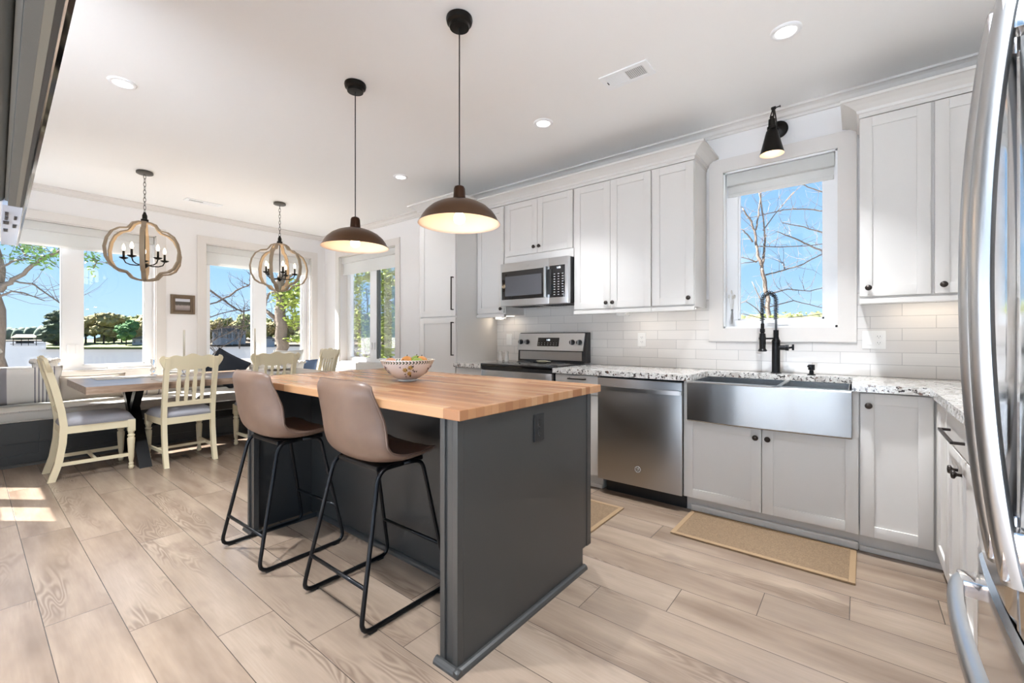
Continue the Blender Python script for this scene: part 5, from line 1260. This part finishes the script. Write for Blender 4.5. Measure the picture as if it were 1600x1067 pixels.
# window 1: trunk at the left edge with a long limb
tree('lakeside_tree', 'tree with a long leafing limb at the left edge of the first lake window',
     [[(-8, 640, 10), (-6, 560, 9), (-6, 460, 8), (-8, 380, 7), (-14, 300, 6)], [(-2, 455, 4), (20, 438, 3.2), (50, 415, 2.6), (75, 400, 2), (105, 388, 1.2)], [(-4, 445, 2.5), (25, 440, 1.5), (50, 443, 1.2), (75, 460, 1), (98, 477, .8)],
      [(-4, 465, 2), (18, 455, 1.2), (38, 458, 1), (70, 470, .6)], [(-2, 420, 2), (18, 408, 1.3), (40, 405, 1)], [(60, 408, 1.6), (90, 392, 1.2), (128, 396, 1), (152, 408, .7), (146, 420, .5)], [(40, 400, 1.2), (32, 385, 1), (24, 378, .7)]],
     M['bark'], 8.0, [(40, 385, 26, 10, 130), (72, 398, 26, 14, 130), (30, 405, 20, 9, 60), (95, 395, 20, 12, 60), (142, 405, 14, 12, 60), (140, 425, 8, 9, 14), (66, 412, 14, 8, 40)], M['leafg'], 60, seed=3, leaf=.045)
# window 2: crossing bare branches and a big trunk
tree('bare_tree', 'bare branches crossing the left pane of the second lake window',
     [[(300, 690, 5), (305, 560, 4.5), (300, 480, 4), (312, 440, 3), (340, 462, 2.4), (362, 478, 2.2), (378, 487, 2), (396, 484, 1.4)], [(318, 478, 1.8), (338, 472, 2), (358, 462, 2.2), (372, 452, 2), (390, 445, 1.4), (391, 430, 1.0), (386, 424, .6)],
      [(316, 500, 1.5), (345, 490, 1.3), (372, 484, 1.3)], [(381, 486, 1.6), (380, 505, 1.5), (377, 525, 1.3), (374, 545, 1)], [(316, 520, 1.4), (345, 512, 1.2), (385, 510, 1), (400, 500, .8)], [(314, 545, 1.3), (340, 528, 1.2), (368, 515, 1)], [(325, 560, 1.2), (350, 540, 1.1), (385, 520, .9)], [(312, 500, 1.2), (316, 530, 1.1), (340, 555, .8)]],
     M['barkd'], 9.0, None, None, 110, seed=5, rad=.7, twr=.006, thin=.6)
tree('lakeside_tree', 'thick grey trunk with yellow-green leaves in the right pane of the second lake window',
     [[(447, 640, 11), (446, 585, 10), (443, 550, 9.5), (442, 500, 8.5), (440, 455, 7), (438, 400, 6), (436, 330, 4.5)], [(436, 505, 4), (424, 492, 3.2), (414, 483, 2.4), (415, 468, 2), (424, 457, 1.8), (433, 455, 1.5)], [(445, 500, 2), (460, 507, 1.6), (472, 515, 1)], [(442, 450, 3), (455, 430, 2), (470, 410, 1.5)]],
     M['bark'], 9.5, [(452, 470, 17, 16, 360), (464, 455, 14, 14, 220), (460, 500, 15, 12, 170), (464, 530, 14, 5, 70), (435, 462, 10, 8, 60)], M['leafy'], 30, seed=9, leaf=.06)
# window 3: dense leafing shrub tree
tree('leafing_shrub_tree', 'branching tree with dense spring leaves filling the tall window beside the pantry',
     [[(578, 640, 4.5), (575, 580, 4.2), (573, 555, 4), (566, 530, 3), (560, 505, 2.4), (553, 480, 1.8), (550, 440, 1.2)], [(574, 560, 3), (585, 535, 2.4), (592, 505, 1.8), (588, 470, 1.4), (592, 430, 1)], [(576, 570, 2.6), (562, 560, 2.4), (552, 548, 2), (545, 536, 1.4)], [(580, 560, 2.4), (600, 535, 2), (612, 500, 1.6), (618, 455, 1)], [(562, 515, 1.6), (575, 490, 1.2), (572, 450, .8)]],
     M['bark'], 9.0, [(556, 445, 15, 30, 420), (560, 500, 16, 26, 340), (574, 535, 16, 22, 330), (604, 450, 16, 38, 900), (608, 510, 15, 34, 1000), (600, 550, 16, 14, 260), (575, 430, 10, 14, 120)], M['leafy'], 60, seed=11, leaf=.05)
# window 4: bare tree above the sink
tree('bare_tree', 'pale bare tree with thin branches outside the sink window',
     [[(1207, 660, 6), (1203, 560, 5.5), (1200, 500, 5), (1199, 470, 4.6), (1196, 440, 4.0), (1190, 418, 3.6)], [(1190, 418, 3.4), (1183, 395, 2.8), (1180, 365, 2.4), (1174, 345, 2), (1160, 325, 1.4)], [(1191, 415, 3), (1195, 385, 2), (1195, 360, 1.6), (1190, 320, 1.4), (1186, 300, 1)], [(1181, 360, 1.8), (1186, 330, 1.5), (1189, 300, 1)],
      [(1176, 378, 1.8), (1167, 365, 1.4), (1158, 358, 1)], [(1182, 410, 1.6), (1168, 404, 1), (1156, 402, .8)], [(1184, 408, 1), (1156, 412, .7)],
      [(1320, 330, 1.8), (1290, 330, 1.6), (1255, 326, 1.4), (1225, 328, 1.2), (1195, 335, .9), (1165, 342, .6)], [(1315, 372, 1.6), (1280, 362, 1.5), (1250, 353, 1.2), (1222, 348, .8)], [(1310, 306, 1.8), (1280, 298, 1.5), (1262, 292, 1.2), (1250, 286, 1)],
      [(1310, 410, 1.4), (1285, 392, 2), (1262, 382, 1.8), (1240, 372, 1.4), (1215, 362, .9)], [(1285, 392, 1.4), (1295, 420, 1.1), (1306, 440, .9)], [(1196, 430, 1.6), (1225, 422, 1.4), (1250, 415, 1.3), (1275, 402, 1.1), (1300, 390, .8)], [(1226, 421, 1.2), (1225, 412, 1), (1219, 409, .7)],
      [(1185, 385, 1.2), (1220, 386, 1.1), (1260, 384, 1), (1300, 380, .8)], [(1198, 460, 1.3), (1230, 452, 1.1), (1265, 455, 1), (1300, 446, .8)], [(1200, 480, 1.2), (1240, 470, 1), (1290, 482, .8)], [(1192, 360, 1.2), (1215, 330, 1), (1240, 300, .8)], [(1198, 500, 1.6), (1180, 480, 1), (1165, 470, .8), (1150, 478, .6)], [(1199, 490, 1.2), (1175, 440, .8)], [(1160, 490, 1), (1200, 500, .9), (1290, 490, .8)]],
     M['barkl'], 9.0, [(1200, 494, 40, 4, 26), (1250, 490, 25, 4, 20)], M['leafy'], 150, seed=13, rad=1.0, twr=.005, leaf=.035, thin=.72)

# far shore -----------------------------------------------------------
def shore(name, pts_u, d0, d1, m, h=.8):
    mb = MB(); A = [at(u, 540, d0) for u in pts_u]; B = [at(u, 540, d1) for u in pts_u]; n_ = len(pts_u)
    a0 = mb.vs([(p.x, p.y, ZL-.3) for p in A]); a1 = mb.vs([(p.x, p.y, ZL+h*.5) for p in A]); b1 = mb.vs([(p.x, p.y, ZL+h*2.2) for p in B])
    for i in range(n_-1): mb.face([a0[i], a0[i+1], a1[i+1], a1[i]]); mb.face([a1[i], a1[i+1], b1[i+1], b1[i]])
    return mb.build(name, m, kind='structure')
shore('point_shore', [72, 90, 130, 180, 235, 260], 92, 112, M['grass'], .9)
shore('far_shore', list(range(-160, 110, 30)), 240, 300, M['bank'], 1)
shore('cove_shore', list(range(240, 760, 40)), 118, 150, M['bank'], 1.1)
shore('hill_ground', list(range(1050, 1420, 60)), 60, 190, M['grass'], .35)
def blobs(rnd, c, w_, h, n_, m, r, conifer=False, sub=3):
    mb = MB()
    for i in range(n_):
        if conifer: t_ = i/n_; mb.ball((c.x+rnd.uniform(-.3, .3)*w_, c.y+rnd.uniform(-.3, .3)*w_, c.z+h*(.25+.75*t_)), w_*(.55-.32*t_), sub, (1, 1, .6), .5)
        else:
            a = rnd.uniform(0, 2*PI); q = rnd.random()**.5; hh = rnd.uniform(.32, .86); mb.ball((c.x+math.cos(a)*q*w_*.34, c.y+math.sin(a)*q*w_*.34, c.z+h*hh), w_*rnd.uniform(.20, .32), sub, (1, 1, .8), .6)
    # broken leafy edge
    for v_ in list(mb.bm.verts): v_.co += Vector((noise.noise(v_.co*1.9), noise.noise(v_.co*1.9+Vector((9, 0, 0))), noise.noise(v_.co*1.9+Vector((0, 7, 0)))))*w_*.09
    cen_ = [v_.co.copy() for v_ in mb.bm.verts]
    for i in range(900):
        c2 = rnd.choice(cen_)+Vector((rnd.gauss(0, .035), rnd.gauss(0, .035), rnd.gauss(0, .035)))*w_; a_ = Vector((rnd.uniform(-1, 1), rnd.uniform(-1, 1), rnd.uniform(-1, 1))).normalized(); b_ = a_.orthogonal().normalized(); s0 = w_*rnd.uniform(.012, .03)
        mb.face(mb.vs([c2-a_*s0, c2-b_*s0*.6, c2+a_*s0, c2+b_*s0*.6]))
    return mb.build('crown', m, r)
def fartree(u, v_base, v_top, wpx, depth, m, label, grp, seed, conifer=False, name='shoreline_tree', trunkm=None):
    rnd = random.Random(seed); c = at(u, v_base, depth); h = (v_base-v_top)/F_PX*depth; w_ = wpx/F_PX*depth
    r = empty(name, c, label, 'tree', grp); blobs(rnd, c, w_, h, 9 if not conifer else 8, m, r, conifer)
    mb = MB(); mb.tube([(c.x, c.y, c.z-1.2), (c.x+.1, c.y, c.z+h*.3), (c.x, c.y, c.z+h*.7)], [.028*h, .02*h, .008*h], 6)
    for s in (-1, 1): mb.tube([(c.x, c.y, c.z+h*.3), (c.x+s*w_*.14, c.y+s*w_*.1, c.z+h*.55)], [.012*h, .004*h], 5)
    mb.build('trunk', M['barkd'], r)
G1 = 'trees on the point across the lake'
data = [(88, 541, 484, 30, 97, 'fc', 1), (106, 541, 488, 26, 99, 'fc', 1), (134, 540, 481, 32, 100, 'fa', 0), (148, 539, 484, 30, 101, 'fb', 0), (162, 539, 487, 32, 100, 'fa', 0), (178, 540, 490, 30, 101, 'fa', 0), (190, 541, 488, 34, 103, 'fb', 0), (197, 538, 502, 28, 96, 'fd', 0), (210, 539, 489, 34, 104, 'fb', 0), (226, 539, 490, 32, 103, 'fa', 0), (240, 541, 492, 34, 104, 'fa', 0), (118, 541, 492, 28, 101, 'fa', 0)]
nm_ = {'fc': 'dark pine', 'fa': 'tan-green budding tree', 'fb': 'green tree', 'fd': 'bright green round tree'}
for i, (u, vb, vt, w_, d, m_, cf) in enumerate(data):
    pane = 'left pane' if u < 112 else 'right pane'
    fartree(u, vb, vt, w_, d, M[m_], '%s on the point across the lake, %s of the first window' % (nm_[m_], pane), G1+', '+nm_[m_], 100+i, bool(cf))
G2 = 'trees across the cove in the second window'
for i in range(13):
    u = 306+i*15.5; d = 128+(i*7) % 11
    fartree(u, 541, 497-(i*5) % 9, 27, d, M[('fa', 'fb', 'fa', 'fb')[i % 4]], 'hazy spring tree across the cove behind the second lake window', G2, 200+i)
for i in range(8):
    fartree(535+i*14, 541, 492-(i*5) % 7, 28, 130+(i*5) % 9, M[('fb', 'fa')[i % 2]], 'hazy tree across the cove behind the tall window by the pantry', 'trees across the cove in the tall window', 260+i)
# distant forest bands, uncountable
def band(name, u0, u1, vt, d, m, label, seed, step=5):
    rnd = random.Random(seed); mb = MB(); u = u0
    while u < u1:
        c = at(u, 534, d+rnd.uniform(-4, 10)); h = (Y_H+8-(vt+rnd.uniform(-3, 3)))/F_PX*d; mb.ball((c.x, c.y, ZL+h*.45), 1, 2, (h*.34, h*.34, h*.55), .35); u += step*rnd.uniform(.7, 1.2)
    return mb.build(name, m, None, True, label=label, cat='forest', kind='stuff')
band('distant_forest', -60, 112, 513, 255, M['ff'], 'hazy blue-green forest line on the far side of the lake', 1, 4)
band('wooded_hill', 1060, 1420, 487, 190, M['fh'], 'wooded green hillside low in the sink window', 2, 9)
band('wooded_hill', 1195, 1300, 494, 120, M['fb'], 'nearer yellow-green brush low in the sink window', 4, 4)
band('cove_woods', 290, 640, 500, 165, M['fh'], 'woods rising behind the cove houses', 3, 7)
# houses and docks
def house(u, v_b, wpx, hpx, rpx, depth, wm, rm, label, nwin=4, porch=False, yaw=0):
    c = at(u, v_b, depth); w_, h, rh = wpx/F_PX*depth, hpx/F_PX*depth, rpx/F_PX*depth; r = empty('lake_house', (0, 0, 0), label, 'house', 'houses across the lake')
    MB().box(-w_/2, w_/2, 0, w_*.6, -1.2, h).build('walls', wm, r)
    MB().prism([(-w_/2*1.08, h), (w_/2*1.08, h), (0, h+rh)], 'y', -.3, w_*.6+.3).build('roof', rm, r)
    for i in range(nwin):
        x = -w_*.38+w_*.76*i/max(1, nwin-1); bx('window', M['hwin'], r, x-w_*.05, x+w_*.05, -.06, .02, h*.3, h*.75)
    if porch:
        for i in range(6): x = -w_*.45+w_*.9*i/5; bx('porch_post', M['housew'], r, x-.12, x+.12, -w_*.12-.12, -w_*.12+.12, -1.2, h)
        bx('porch_roof', rm, r, -w_*.5, w_*.5, -w_*.15, 0, h, h+.3)
    r.location = c; r.rotation_euler = (0, 0, YAW+math.atan((800-u)/F_PX)+yaw)
house(166, 537, 26, 8, 5, 106, M['houseg'], M['roofg'], 'low grey-roofed house among trees on the point', 3)
house(221, 538, 22, 9, 4, 98, M['housew'], M['roofg'], 'white boathouse at the right of the first window', 3)
house(358, 532, 44, 14, 9, 118, M['housew'], M['roofg'], 'large lake house with porch seen through the bare branches', 6, True)
house(420, 535, 16, 6, 4, 112, M['housew'], M['roofg'], 'small pale boathouse left of the thick trunk', 2)
def boatdock(u0, u1, vb, depth, label):
    a, b = at(u0, vb, depth), at(u1, vb, depth); c = (a+b)/2; L_ = (b-a).length; r = empty('boat_dock', (0, 0, 0), label, 'dock', None); h = 2.4
    mb = MB(); mb.box(-L_/2, L_/2, -2, 2, .35, .5); mb.box(L_/2, L_*1.1, -.6, .6, .35, .5); mb.build('deck', M['bank'], r)
    for x in (-L_*.4, -.12*L_, .12*L_, L_*.4):
        for y in (-1.9, 1.9): bx('post', M['barkd'], r, x-.07, x+.07, y-.07, y+.07, -.5, h)
    mb = MB(); mb.hexa([(-L_/2, -2.6, h), (L_/2, -2.6, h), (L_/2, 2.6, h), (-L_/2, 2.6, h), (-L_*.3, -.2, h+1.0), (L_*.3, -.2, h+1.0), (L_*.3, .2, h+1.0), (-L_*.3, .2, h+1.0)]); mb.build('roof', M['roofr'], r)
    r.location = (c.x, c.y, ZL); r.rotation_euler = (0, 0, YAW+math.atan((800-(u0+u1)/2)/F_PX)); hb = MB()
    n_ = 10; rows = [[(-1.9+3.8*i/n_, s*.7*math.sin(PI*min(1, .15+i/n_))**.5, zz) for i in range(n_+1)] for s, zz in ((-1, 1.25), (-.5, .75), (0, .62), (.5, .75), (1, 1.25))]
    hb.grid(rows); hb.grid([rows[0], rows[-1]]); bo_ = hb.build('covered_boat', M['navy'], None, 50, label='dark covered boat lifted under the tan-roofed dock', cat='boat'); bo_.location = Vector((c.x, c.y, ZL+.62)); bo_.rotation_euler = r.rotation_euler
boatdock(24, 54, 540, 135, 'tan-roofed boat dock on the water in the left pane')
bpy.context.view_layer.update()
